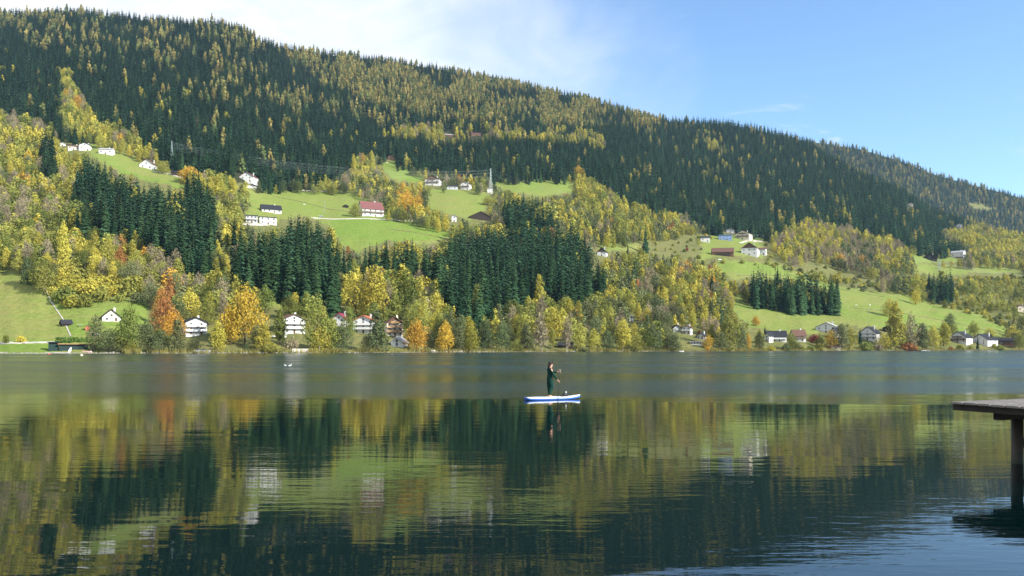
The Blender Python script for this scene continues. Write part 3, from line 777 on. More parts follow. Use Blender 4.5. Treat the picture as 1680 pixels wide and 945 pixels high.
GKIND = {'spruce': 'spruce', 'larch': 'larch', 'bush': 'bush', 'bare': 'bare'}
LANDMARKS = [(183, 520, 'the half-timbered gable'), (322, 536, 'the white three-storey house'), (483, 532, 'the white lakeside villa'), (556, 526, 'the wine-red roof'), (596, 532, 'the orange-roofed villa'), (648, 540, 'the tall chalet'),
    (432, 360, 'the flat-roofed white house'), (612, 344, 'the red-roofed farmhouse'), (404, 290, 'the white house with red eaves'), (240, 268, 'the farmhouse on the upper meadow'), (135, 243, 'the upper left hamlet'), (282, 252, 'the left pylon'),
    (709, 296, 'the farmhouse with timber balconies'), (805, 297, 'the middle pylon'), (788, 354, 'the dark brown barn'), (641, 264, 'the steep meadow'), (760, 223, 'the farm in the forest clearing'), (987, 413, 'the steep-roofed white chalet'),
    (1186, 413, 'the long barn'), (1229, 408, 'the white farmhouse with dark gable'), (1190, 389, 'the long blue house'), (1548, 420, 'the terrace houses'), (1541, 434, 'the right pylon'), (1275, 552, 'the long dark roof'), (1355, 538, 'the house with pale grey roof'),
    (1423, 547, 'the pillared villa'), (1590, 554, 'the chalets at the right end'), (1652, 562, 'the red-brown cabin'), (1126, 541, 'the white terrace house'), (928, 567, 'the dark boathouse under the birch'), (1307, 488, 'the isolated grove'), (1541, 478, 'the little spruce clump'),
    (402, 514, 'the biggest orange maple'), (268, 507, 'the rust-red beech'), (870, 305, 'the high right meadow'), (110, 530, 'the slate-roofed shed'), (30, 500, 'the large lake meadow'), (650, 380, 'the bright central meadow'), (1450, 510, 'the right meadow with cows'), (1600, 338, 'the clearing on the far ridge'), (410, 120, 'the notch in the skyline')]
def where(u, v):
    lu, lv, nm = min(LANDMARKS, key=lambda q: (q[0] - u) ** 2 + (q[1] - v) ** 2)
    du, dv = u - lu, v - lv; d = math.hypot(du, dv); a = math.degrees(math.atan2(-dv, du)) % 360
    rel = ('right of', 'above and right of', 'above', 'above and left of', 'left of', 'below and left of', 'below', 'below and right of')[int((a + 22.5) // 45) % 8]
    return ('just ' if d < 28 else 'far ' if d > 85 else '') + rel + ' ' + nm
N_TREE = [0]
def single_tree(t, far=False, label=None, group=None):
    """one tree as a thing of its own: trunk and crown, or one mesh where it is too small to show them"""
    kd, h = t['kind'], t['h']; i = N_TREE[0]; N_TREE[0] += 1
    rz = rnd.random() * 6.28; ph = AREAS[t['area']][1]
    if kd == 'spruce':
        nm, w, cat = 'spruce_tree', 'dark green spruce', 'spruce'
        s = (h * rnd.uniform(.9, 1.15),) * 2 + (h,)
    elif kd == 'larch':
        nm, w, cat = 'larch_tree', 'golden larch', 'larch'; s = (h, h, h)
    elif kd == 'bush':
        lf = t.get('leaf') or rnd.choice(['olive', 'olive', 'olive', 'yellow', 'green'] if AREAS[t['area']][0] != 'bush' else ['olive', 'yellow', 'yellow'])
        nm, cat = 'bush', 'bush'; w = {'olive': 'yellow-green bush', 'yellow': 'yellow bush', 'green': 'grey-green bush', 'red': 'dark red bush', 'gold': 'orange bush', 'rust': 'rusty bush', 'bare': 'leafless brown bush'}[lf]
        k_ = t.get('w', rnd.uniform(.85, 1.2)); s = (h * k_, h * k_, h)
    else:
        sh = t.get('shape') or rnd.choice(SHAPES[kd]); nm = 'bare_tree' if kd == 'bare' else 'broadleaf_tree'; w = WORD[kd]; cat = 'tree'
        k_ = t.get('w', rnd.uniform(.85, 1.15)); s = (h * k_, h * k_, h)
    lim = {'spruce': (22, 28, 33), 'larch': (17, 20, 24), 'bush': (3.2, 4.5, 6)}.get(kd, (9, 12.5, 16))
    size = ('short', 'medium-high', 'tall', 'very tall')[sum(h > q for q in lim)]
    label = label or f"{size} {w} {where(t['u'], t['v'] - h * F / t['y'] / 2)}"; group = group or f"{w}s {where(t['u'], t['v'] - h * F / t['y'] / 2)}".replace('bushs', 'bushes').replace('larchs', 'larches').replace('sprucees', 'spruces')
    if kd == 'bush':
        o = share(nm, rnd.choice(BUSH[lf]), None, t['pos'], (0, 0, rz), s)
    elif kd == 'larch' or far:
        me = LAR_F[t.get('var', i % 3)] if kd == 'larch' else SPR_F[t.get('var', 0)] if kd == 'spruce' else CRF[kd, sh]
        o = share(nm, me, None, t['pos'], (0, 0, rz), s)
    else:
        o = empty(nm, t['pos'], rz); o.scale = s
        if kd == 'spruce':
            share('trunk', SPR_T, o); share('crown', SPR_N[i % 5], o)
        else:
            share('trunk', TRK[sh, 1 if kd in ('bare',) or (kd == 'yellow' and i % 2) else 0], o); share('crown', crown_near(kd, sh, i % 3), o)
    return tag(o, label, cat, group if not t.get('solo') else None)

def forest_object(name, label, T, protos, var):
    """all the trees past the largest three hundred of a kind: one object that repeats a few of the single ones"""
    me = bpy.data.meshes.new(name)
    me.vertices.add(len(T)); me.vertices.foreach_set('co', np.array([t['pos'] for t in T], np.float32).ravel())
    a = me.attributes.new('rot', 'FLOAT_VECTOR', 'POINT'); a.data.foreach_set('vector', np.array([(0, 0, rnd.random() * 6.28) for t in T], np.float32).ravel())
    def sc(t):
        k_ = rnd.uniform(.9, 1.3) if t['kind'] in ('spruce', 'larch') else rnd.uniform(.85, 1.18); return (t['h'] * k_, t['h'] * k_, t['h']) if t['kind'] != 'bush' else (t['h'] * k_, t['h'] * k_, t['h'])
    a = me.attributes.new('size', 'FLOAT_VECTOR', 'POINT'); a.data.foreach_set('vector', np.array([sc(t) for t in T], np.float32).ravel())
    a = me.attributes.new('variant', 'INT', 'POINT'); a.data.foreach_set('value', np.array(var, np.int32))
    o = link(bpy.data.objects.new(name, me)); tag(o, label, 'forest' if 'forest' in name else 'woodland', None, 'stuff')
    ng = bpy.data.node_groups.new(name, 'GeometryNodeTree')
    ng.interface.new_socket('Geometry', in_out='INPUT', socket_type='NodeSocketGeometry')
    ng.interface.new_socket('Geometry', in_out='OUTPUT', socket_type='NodeSocketGeometry')
    nd, lk = ng.nodes, ng.links
    gi, go = nd.new('NodeGroupInput'), nd.new('NodeGroupOutput'); jn = nd.new('GeometryNodeJoinGeometry')
    def na(n, dt): q = nd.new('GeometryNodeInputNamedAttribute'); q.data_type = dt; q.inputs['Name'].default_value = n; return q.outputs['Attribute']
    r_, s_, v_ = na('rot', 'FLOAT_VECTOR'), na('size', 'FLOAT_VECTOR'), na('variant', 'INT')
    for i, p in enumerate(protos):
        oi = nd.new('GeometryNodeObjectInfo'); oi.inputs['Object'].default_value = p; oi.transform_space = 'ORIGINAL'
        cm = nd.new('FunctionNodeCompare'); cm.data_type = 'INT'; cm.operation = 'EQUAL'; lk.new(v_, cm.inputs['A'] if cm.inputs['A'].type == 'INT' else cm.inputs[2])
        (cm.inputs[3]).default_value = i
        ip = nd.new('GeometryNodeInstanceOnPoints')
        lk.new(gi.outputs[0], ip.inputs['Points']); lk.new(cm.outputs[0], ip.inputs['Selection']); lk.new(oi.outputs['Geometry'], ip.inputs['Instance'])
        er = nd.new('FunctionNodeEulerToRotation'); lk.new(r_, er.inputs[0]); lk.new(er.outputs[0], ip.inputs['Rotation']); lk.new(s_, ip.inputs['Scale'])
        lk.new(ip.outputs[0], jn.inputs[0])
    lk.new(jn.outputs[0], go.inputs[0])
    md = o.modifiers.new('grow', 'NODES'); md.node_group = ng
    return o

# ------------------------------------------------------------------ houses
M_WHITE = mat('white render', (.60, .59, .56), .85, .1, noise=.06, nscale=.6)
M_CREAM = mat('cream render', (.66, .58, .45), .85, .1, noise=.06, nscale=.6)
M_GREYW = mat('grey render', (.42, .42, .42), .85, .1, noise=.08, nscale=.6)
M_BLUE = mat('blue cladding', (.16, .24, .42), .6, .3, noise=.1, nscale=.6)
M_WOOD = mat('weathered timber', (.115, .066, .038), .8, .15, noise=.35, nscale=1.2)
M_TAN = mat('tan timber', (.34, .20, .10), .8, .15, noise=.25, nscale=1.2)
M_DKW = mat('dark timber', (.035, .026, .02), .8, .15, noise=.35, nscale=1.2)
M_RDARK = mat('dark grey roof tiles', (.026, .027, .032), .8, .15, noise=.3, nscale=1.5)
M_RBROWN = mat('brown roof tiles', (.12, .065, .045), .7, .2, noise=.3, nscale=1.5)
M_RRED = mat('red roof tiles', (.17, .068, .062), .7, .2, noise=.25, nscale=1.5)
M_RORANGE = mat('orange roof tiles', (.42, .13, .065), .7, .2, noise=.25, nscale=1.5)
M_RGREY = mat('light grey roof', (.34, .33, .33), .7, .2, noise=.2, nscale=1.5)
M_RMAG = mat('wine red roof', (.20, .03, .055), .6, .3, noise=.2, nscale=1.5)
M_GLASS = mat('window glass', (.02, .025, .03), .08, .5)
M_FRAME = mat('window frame', (.5, .47, .42), .6, .3)
M_PATH = mat('pale gravel', (.42, .39, .33), .95, .05, noise=.2, nscale=.8, coord='Object')
M_STONE = mat('grey stone', (.30, .29, .26), .9, .1, noise=.3, nscale=1.5)
M_METAL = mat('galvanised steel', (.30, .38, .37), .5, .4, .3)

_w = MB(); _w.box(-.5, .5, -.02, .05, -.6, .6, 1)
_w.box(-.58, .58, -.06, -.021, -.70, -.61, 0).box(-.58, .58, -.06, -.021, .61, .70, 0).box(-.58, -.51, -.06, -.021, -.608, .608, 0).box(.51, .58, -.06, -.021, -.608, .608, 0).box(-.03, .03, -.05, -.021, -.606, .606, 0)
WINDOW = _w.mesh('window', M_FRAME, M_GLASS)
_d = MB(); _d.box(-.5, .5, -.05, .05, 0, 2.05, 0)
DOOR = _d.mesh('door', M_WOOD)

def house(u, v, wpx, hpx, label, front='gable', yaw=0, wall=M_WHITE, roof=M_RDARK, depth=1.0, floors=2, cols=3, balcony=None, gable=None, chimney=True,
          name='house', cat='house', group=None, pitch=.46, over=.7, flat=False, big_opening=False, keep=True):
    y = float(gy(np.array([u]), np.array([v]))[0]); p = P(u, v, y)
    w, h = wpx * y / F, hpx * y / F
    if flat: pass
    d = w * depth
    rz = math.atan2(-p.x, p.y) + R(yaw)
    root = empty(name, p, rz); tag(root, label, cat, group)
    if keep: HOUSE_BOX.append((u - wpx * .55, u + wpx * .55, v - hpx, v, y))
    span = w if front == 'gable' else d
    rise = min(span / 2 * pitch, h * .62)
    e = h - rise if not flat else h - .25
    zb = -3.0
    hw = w / 2
    wb = MB(); V = []
    if flat:
        wb.box(-hw, hw, 0, d, zb, e)
    elif front == 'gable':
        wb.add([(-hw, 0, zb), (hw, 0, zb), (hw, 0, e), (0, 0, h - .12), (-hw, 0, e), (-hw, d, zb), (hw, d, zb), (hw, d, e), (0, d, h - .12), (-hw, d, e)],
               [(0, 1, 2, 3, 4), (9, 8, 7, 6, 5), (1, 6, 7, 2), (0, 4, 9, 5), (2, 7, 8, 3), (3, 8, 9, 4)])
    else:
        wb.add([(-hw, 0, zb), (hw, 0, zb), (hw, 0, e), (-hw, 0, e), (-hw, d, zb), (hw, d, zb), (hw, d, e), (-hw, d, e), (-hw, d / 2, h - .12), (hw, d / 2, h - .12)],
               [(0, 1, 2, 3), (1, 5, 6, 9, 2), (4, 7, 6, 5), (0, 3, 8, 7, 4), (2, 9, 8, 3), (6, 7, 8, 9)])
    wb.build('wall', wall, root)
    t = .28; rb = MB()
    if flat:
        rb.box(-hw - .5, hw + .5, -.9, d + .4, e + .003, e + .32)
    elif front == 'gable':
        sl = (h - e) / hw
        for s in (-1, 1):
            x1, z1 = s * (hw + over), e - over * sl
            A = [(0, -over * 1.3, h), (x1, -over * 1.3, z1), (x1, -over * 1.3, z1 + t), (0, -over * 1.3, h + t)]
            B = [(a[0], d + over, a[2]) for a in A]
            f = [(0, 1, 2, 3), (7, 6, 5, 4), (1, 5, 6, 2), (3, 2, 6, 7), (0, 4, 5, 1)]
            rb.add(A + B, f if s > 0 else [tuple(reversed(x)) for x in f])
    else:
        sl = (h - e) / (d / 2)
        for s in (-1, 1):
            y1, z1 = d / 2 + s * (d / 2 + over), e - over * sl
            A = [(-hw - over, d / 2, h), (-hw - over, y1, z1), (-hw - over, y1, z1 + t), (-hw - over, d / 2, h + t)]
            B = [(hw + over, a[1], a[2]) for a in A]
            f = [(0, 1, 2, 3), (7, 6, 5, 4), (1, 5, 6, 2), (3, 2, 6, 7), (0, 4, 5, 1)]
            rb.add(A + B, f if s < 0 else [tuple(reversed(x)) for x in f])
    ro = rb.build('roof', roof, root)
    if chimney and not flat:
        cb = MB(); cxx = hw * .45 if front == 'gable' else hw * .4; cyy = d * .55 if front == 'gable' else d * .5
        cb.box(cxx - .4, cxx + .4, cyy - .4, cyy + .4, e, h + 1.1).box(cxx - .48, cxx + .48, cyy - .48, cyy + .48, h + 1.102, h + 1.22)
        cb.build('chimney', M_CREAM if wall is not M_WHITE else M_WHITE, ro)
    fh = (e) / max(1, floors)
    ws = min(1.25, fh * .42)
    if gable is not None and front == 'gable' and not flat:
        gb = MB(); hh = h - .14; sl = (h - e) / hw; z0 = e - .1
        gb.add([(-hw + .02, -.06, z0), (hw - .02, -.06, z0), (hw - .02, -.06, e - .02), (0, -.06, hh), (-hw + .02, -.06, e - .02)], [(0, 1, 2, 3, 4)])
        gb.build('gable_boarding', gable, root)
    if cols:
        for fl in range(floors):
            for c in range(cols):
                x = -hw + w * (c + .5) / cols; z = fh * (fl + .55)
                if fl == 0 and c == cols // 2 and name == 'house':
                    share('door', DOOR, root, (x, 0, .02), (0, 0, 0), (ws * 1.05, 1, min(1, fh * .8 / 2.05))); continue
                share('window', WINDOW, root, (x, -.001, z), (0, 0, 0), (ws, 1, ws))
            for sd in (-1, 1):
                if yaw * sd < -8 or sd == 1:
                    for c in range(2):
                        share('window', WINDOW, root, (sd * (hw + .001), d * (c + .5) / 2, fh * (fl + .55)), (0, 0, R(90 * sd)), (ws, 1, ws))
        if front == 'gable' and not flat and rise > 2.2:
            share('window', WINDOW, root, (0, -.065 if gable else -.001, e + rise * .22), (0, 0, 0), (ws, 1, ws))
    if big_opening:
        ob = MB(); ob.box(-hw * .72, hw * .72, -.04, .1, .05, e * .62); ob.build('gate', M_DKW, root)
    if balcony is not None:
        lo = 1 if floors > 1 else 0
        for fl in range(lo, floors + (1 if rise > 3 and front == 'gable' and floors > 1 else 0)):
            z = fh * fl + .02; ww = hw * (.96 if fl < floors else .55)
            bb = MB(); bb.box(-ww, ww, -1.5, -.005, z - .18, z)
            nb_ = max(4, int(ww * 2 / .9))
            bb.box(-ww, ww, -1.5, -1.42, z + .86, z + .98)
            for q in range(nb_):
                x0 = -ww + 2 * ww * q / nb_; bb.box(x0 + .03, x0 + 2 * ww / nb_ - .05, -1.47, -1.43, z + .08, z + .855)
            bb.build('balcony', balcony, root)
    return root

house(183, 527, 27, 19, 'white house with a half-timbered gable between two grey willows on the left shore', 'gable', 6, M_WHITE, M_RDARK, 1.1, 1, 2, gable=M_CREAM, pitch=1.25, keep=False)
house(322, 551, 33, 30, 'white three-storey house with dark grey roof and white balconies left of the orange maple', 'gable', 14, M_WHITE, M_RDARK, 1.0, 3, 2, M_WHITE)
house(483, 547, 36, 31, 'white lakeside villa with low brown roof and two long balconies right of the orange maple', 'gable', 22, M_WHITE, M_RBROWN, .9, 3, 3, M_WHITE, pitch=.42)
house(556, 535, 21, 21, 'white gabled house with wine-red roof between two olive trees above the shore', 'gable', -24, M_WHITE, M_RMAG, 1.2, 2, 2, pitch=.8)
house(596, 547, 34, 29, 'white villa with orange tiled roof and white balconies left of the blue-green conifer', 'gable', -18, M_WHITE, M_RORANGE, .9, 3, 3, M_WHITE)
house(648, 552, 27, 32, 'tall chalet with brown roof and three rows of timber balconies', 'gable', 10, M_CREAM, M_RBROWN, 1.0, 3, 3, M_TAN, gable=M_WOOD, pitch=.75)
house(651, 569, 20, 16, 'small white boathouse with grey roof just below the tall chalet', 'gable', -20, M_WHITE, M_RGREY, 1.2, 1, 1, name='boathouse', cat='boathouse', chimney=False, pitch=.8)
house(440, 368, 27, 12, 'long white modern house with flat roof behind the spruces', 'side', 8, M_WHITE, M_RDARK, .5, 2, 3, flat=True)
house(413, 366, 18, 13, 'dark glazed house with white balcony left of the long white modern house', 'side', 0, M_GREYW, M_RDARK, .8, 2, 3, M_WHITE, flat=True)
house(446, 349, 31, 14, 'white house with wide dark grey roof above the long white modern house', 'side', 10, M_WHITE, M_RDARK, .62, 1, 4, pitch=.85)
house(612, 355, 36, 26, 'big farmhouse with a wide red roof over brown upper and white lower walls', 'side', 16, M_WHITE, M_RRED, .8, 2, 4, M_WOOD, pitch=.95)
house(404, 298, 24, 16, 'white gabled house with red eaves at the edge of the spruce forest', 'gable', -24, M_WHITE, M_RRED, 1.2, 2, 2, pitch=.62)
house(240, 276, 24, 15, 'white gabled farmhouse with brown roof alone on the upper left meadow', 'gable', -26, M_WHITE, M_RBROWN, 1.2, 1, 2, pitch=.7)
house(173, 253, 21, 11, 'low white house with pale roof beside the dark spruces at the upper left', 'side', -20, M_WHITE, M_RGREY, .6, 1, 3)
house(139, 247, 17, 13, 'small white house with dark roof just left of the low white house', 'gable', -10, M_WHITE, M_RDARK, 1., 1, 2)
house(121, 246, 17, 9, 'brown and white chalet with red-brown roof, second from the left of the upper hamlet', 'side', -10, M_CREAM, M_RBROWN, .7, 1, 3)
house(103, 240, 9, 6, 'tiny white cottage at the left end of the upper hamlet', 'gable', 0, M_WHITE, M_RGREY, 1., 1, 1, chimney=False)
house(289, 288, 14, 8, 'small dark barn below the left pylon', 'side', 0, M_DKW, M_RDARK, .7, 1, 0, name='barn', cat='barn', chimney=False)
house(709, 304, 24, 17, 'white farmhouse with timber balconies and red-brown roof below the forest edge', 'gable', -14, M_WHITE, M_RBROWN, 1.1, 2, 3, M_WOOD, gable=M_WOOD, pitch=.6)
house(763, 311, 15, 13, 'small white house with brown roof and balcony left of the middle pylon', 'gable', -14, M_WHITE, M_RBROWN, 1.1, 2, 2, M_WOOD)
house(742, 311, 18, 8, 'low dark garage with blue-grey roof between the two white farm houses', 'side', 0, M_GREYW, M_RDARK, .6, 1, 2, name='garage', cat='garage', chimney=False)
house(804, 317, 9, 8, 'tiny white block house at the foot of the middle pylon', 'side', 0, M_WHITE, M_RGREY, .8, 1, 1, chimney=False, flat=True)
house(788, 361, 36, 14, 'wide dark brown barn with a shallow gable roof below the middle meadow', 'gable', 8, M_DKW, M_RBROWN, .9, 1, 0, name='barn', cat='barn', chimney=False, pitch=.5, big_opening=True)
house(745, 364, 8, 11, 'narrow white house left of the dark brown barn', 'gable', 0, M_WHITE, M_RGREY, 1., 2, 1, chimney=False)
house(567, 341, 8, 5, 'dark hay hut beside the farm track left of the red-roofed farmhouse', 'gable', 0, M_DKW, M_RDARK, 1., 1, 0, name='hut', cat='hut', chimney=False)
house(641, 262, 9, 7, 'small brown chalet at the top of the steep meadow', 'gable', 0, M_WOOD, M_RRED, 1., 1, 1, chimney=False)
house(781, 223, 16, 6, 'red-roofed farm building high in the forest clearing', 'side', 8, M_WOOD, M_RRED, .6, 1, 3, chimney=False)
house(737, 224, 14, 5, 'grey-roofed barn high in the forest clearing', 'side', 8, M_WOOD, M_RGREY, .6, 1, 0, name='barn', cat='barn', chimney=False)
house(987, 420, 15, 14, 'small white chalet with steep black roof beside the central spruces', 'gable', -10, M_WHITE, M_RDARK, 1.1, 2, 1, gable=M_WOOD, pitch=.95)
house(1186, 420, 34, 14, 'long barn with red-brown roof on the right hill hamlet', 'side', 4, M_WOOD, M_RBROWN, .45, 1, 0, name='barn', cat='barn', chimney=False, pitch=.9, big_opening=True)
house(1229, 419, 25, 21, 'white farmhouse with a steep dark brown gable in the right hill hamlet', 'gable', -8, M_WHITE, M_RBROWN, 1.2, 2, 3, gable=M_WOOD, pitch=.7)
house(1249, 418, 14, 12, 'annex with red-brown roof joined to the right side of the white farmhouse', 'side', -8, M_WHITE, M_RBROWN, .8, 1, 2, chimney=False)
house(1218, 393, 22, 15, 'brown and white house with dark roof at the top of the right hill hamlet', 'gable', -14, M_CREAM, M_RBROWN, 1., 2, 3, M_WOOD, pitch=.5)
house(1190, 394, 21, 9, 'long blue house in the right hill hamlet', 'side', 4, M_BLUE, M_BLUE, .5, 2, 4, flat=True, chimney=False)
house(1157, 397, 15, 10, 'white house with a dark roof at the left end of the right hill hamlet', 'side', 0, M_WHITE, M_RDARK, .7, 1, 2)
house(1198, 382, 12, 7, 'small house with grey gable above the long blue house', 'gable', 0, M_GREYW, M_RGREY, 1., 1, 1, chimney=False)
house(1525, 427, 22, 11, 'dark timber house with dark roof on the terrace below the right forest', 'gable', 0, M_DKW, M_RDARK, 1., 1, 2, pitch=.6)
house(1570, 423, 19, 12, 'white chalet with light grey roof on the terrace below the right forest', 'side', -16, M_WHITE, M_RGREY, .7, 1, 3, M_WOOD)
house(1574, 373, 9, 6, 'tiny white house inside the right forest', 'gable', 0, M_WHITE, M_RGREY, 1., 1, 1, chimney=False)
house(1494, 338, 7, 5, 'tiny pale hut beside a small clearing in the right forest', 'gable', 0, M_CREAM, M_RGREY, 1., 1, 1, chimney=False, name='hut', cat='hut')
house(1275, 560, 30, 17, 'white house with long dark roof and terrace on the right shore', 'side', 10, M_WHITE, M_RDARK, .7, 2, 4, M_WHITE, pitch=.9)
house(1258, 561, 9, 15, 'narrow white gable end left of the long dark roof on the right shore', 'gable', -30, M_WHITE, M_RDARK, 1.4, 2, 1, pitch=.9, chimney=False)
house(1312, 560, 20, 19, 'house with dark red roof and white dormer beside the red shrub', 'side', 20, M_WHITE, M_RBROWN, .8, 2, 2, M_WOOD, pitch=1.1)
house(1355, 546, 32, 17, 'wide white house with pale grey roof above the right shore, below the isolated grove', 'gable', -12, M_WHITE, M_RGREY, .8, 2, 3, pitch=.45)
house(1368, 557, 14, 19, 'cream house with steep black roof in front of the wide white house', 'gable', -36, M_CREAM, M_RDARK, 1.3, 2, 1, pitch=1.0)
house(1423, 558, 28, 22, 'white villa with dark blue-grey roof and pillared terrace, right shore', 'gable', -16, M_WHITE, M_RDARK, 1., 2, 3, M_WHITE, pitch=.75)
house(1455, 545, 13, 10, 'small black-roofed house right of the pillared villa', 'gable', 0, M_DKW, M_RDARK, 1., 1, 1)
house(1571, 562, 27, 18, 'chalet with dark roof, white walls and brown balcony at the right end of the shore', 'gable', -20, M_WHITE, M_RDARK, 1., 2, 3, M_WOOD, pitch=.7)
house(1607, 564, 26, 16, 'white gabled house with black roof behind the dark conifer, right end of the shore', 'gable', -28, M_WHITE, M_RDARK, 1.2, 2, 2, pitch=.7)
house(1652, 568, 24, 13, 'red-brown timber cabin with blue window near the right edge of the shore', 'side', 0, M_WOOD, M_RDARK, .7, 1, 3, M_TAN)
house(1677, 512, 12, 12, 'house with red roof on the hillside at the right edge', 'gable', 20, M_CREAM, M_RRED, 1., 1, 2)
house(1371, 574, 15, 8, 'small white boathouse with brown roof at the water on the right shore', 'side', 0, M_CREAM, M_RBROWN, .7, 1, 1, name='boathouse', cat='boathouse', chimney=False)
house(1111, 545, 13, 12, 'grey-white gabled house left of the white terrace house in the middle of the shore', 'gable', 14, M_GREYW, M_RDARK, 1., 2, 2, pitch=.8)
house(1126, 548, 14, 14, 'white house with brown roof and terrace in the middle of the shore', 'gable', -14, M_WHITE, M_RBROWN, 1., 2, 2, M_WHITE)
house(1149, 556, 12, 10, 'small white house with black roof left of the small round orange tree', 'gable', -24, M_WHITE, M_RDARK, 1.2, 1, 2, pitch=.8)
house(1142, 566, 19, 6, 'low white pavilion by the water below the small white house', 'side', 0, M_WHITE, M_RGREY, .5, 1, 4, flat=True, chimney=False, name='pavilion', cat='pavilion')
house(1036, 527, 7, 9, 'narrow white house among trees in the middle of the wooded slope', 'gable', 0, M_WHITE, M_RGREY, 1., 2, 1, chimney=False)
house(928, 571, 22, 9, 'dark boathouse under the bare birch in the middle of the shore', 'side', 0, M_DKW, M_RDARK, .8, 1, 0, name='boathouse', cat='boathouse', chimney=False, big_opening=True)
house(110, 535, 15, 10, 'small shed with dark slate roof alone on the lake meadow', 'side', 14, M_DKW, M_RDARK, .8, 1, 0, name='shed', cat='shed', chimney=False, pitch=.95, over=.4)
house(144, 543, 7, 9, 'small red garden kiosk on the lake meadow', 'gable', 0, mat('red paint', (.42, .12, .07), .7, .2, noise=.1), M_RBROWN, 1., 1, 0, name='kiosk', cat='kiosk', chimney=False, over=.25)
house(88, 576, 15, 15, 'dark green boathouse at the left end of the beach', 'side', 0, mat('dark green boards', (.015, .035, .028), .7, .2, noise=.2), M_RDARK, .9, 1, 0, name='boathouse', cat='boathouse', chimney=False, flat=True)
house(128, 574, 54, 10, 'long low boat shelter with sandy flat roof on the left beach', 'side', 0, mat('shelter boards', (.02, .035, .032), .7, .2, noise=.2), M_TAN, .35, 1, 0, name='shelter', cat='shelter', chimney=False, flat=True)

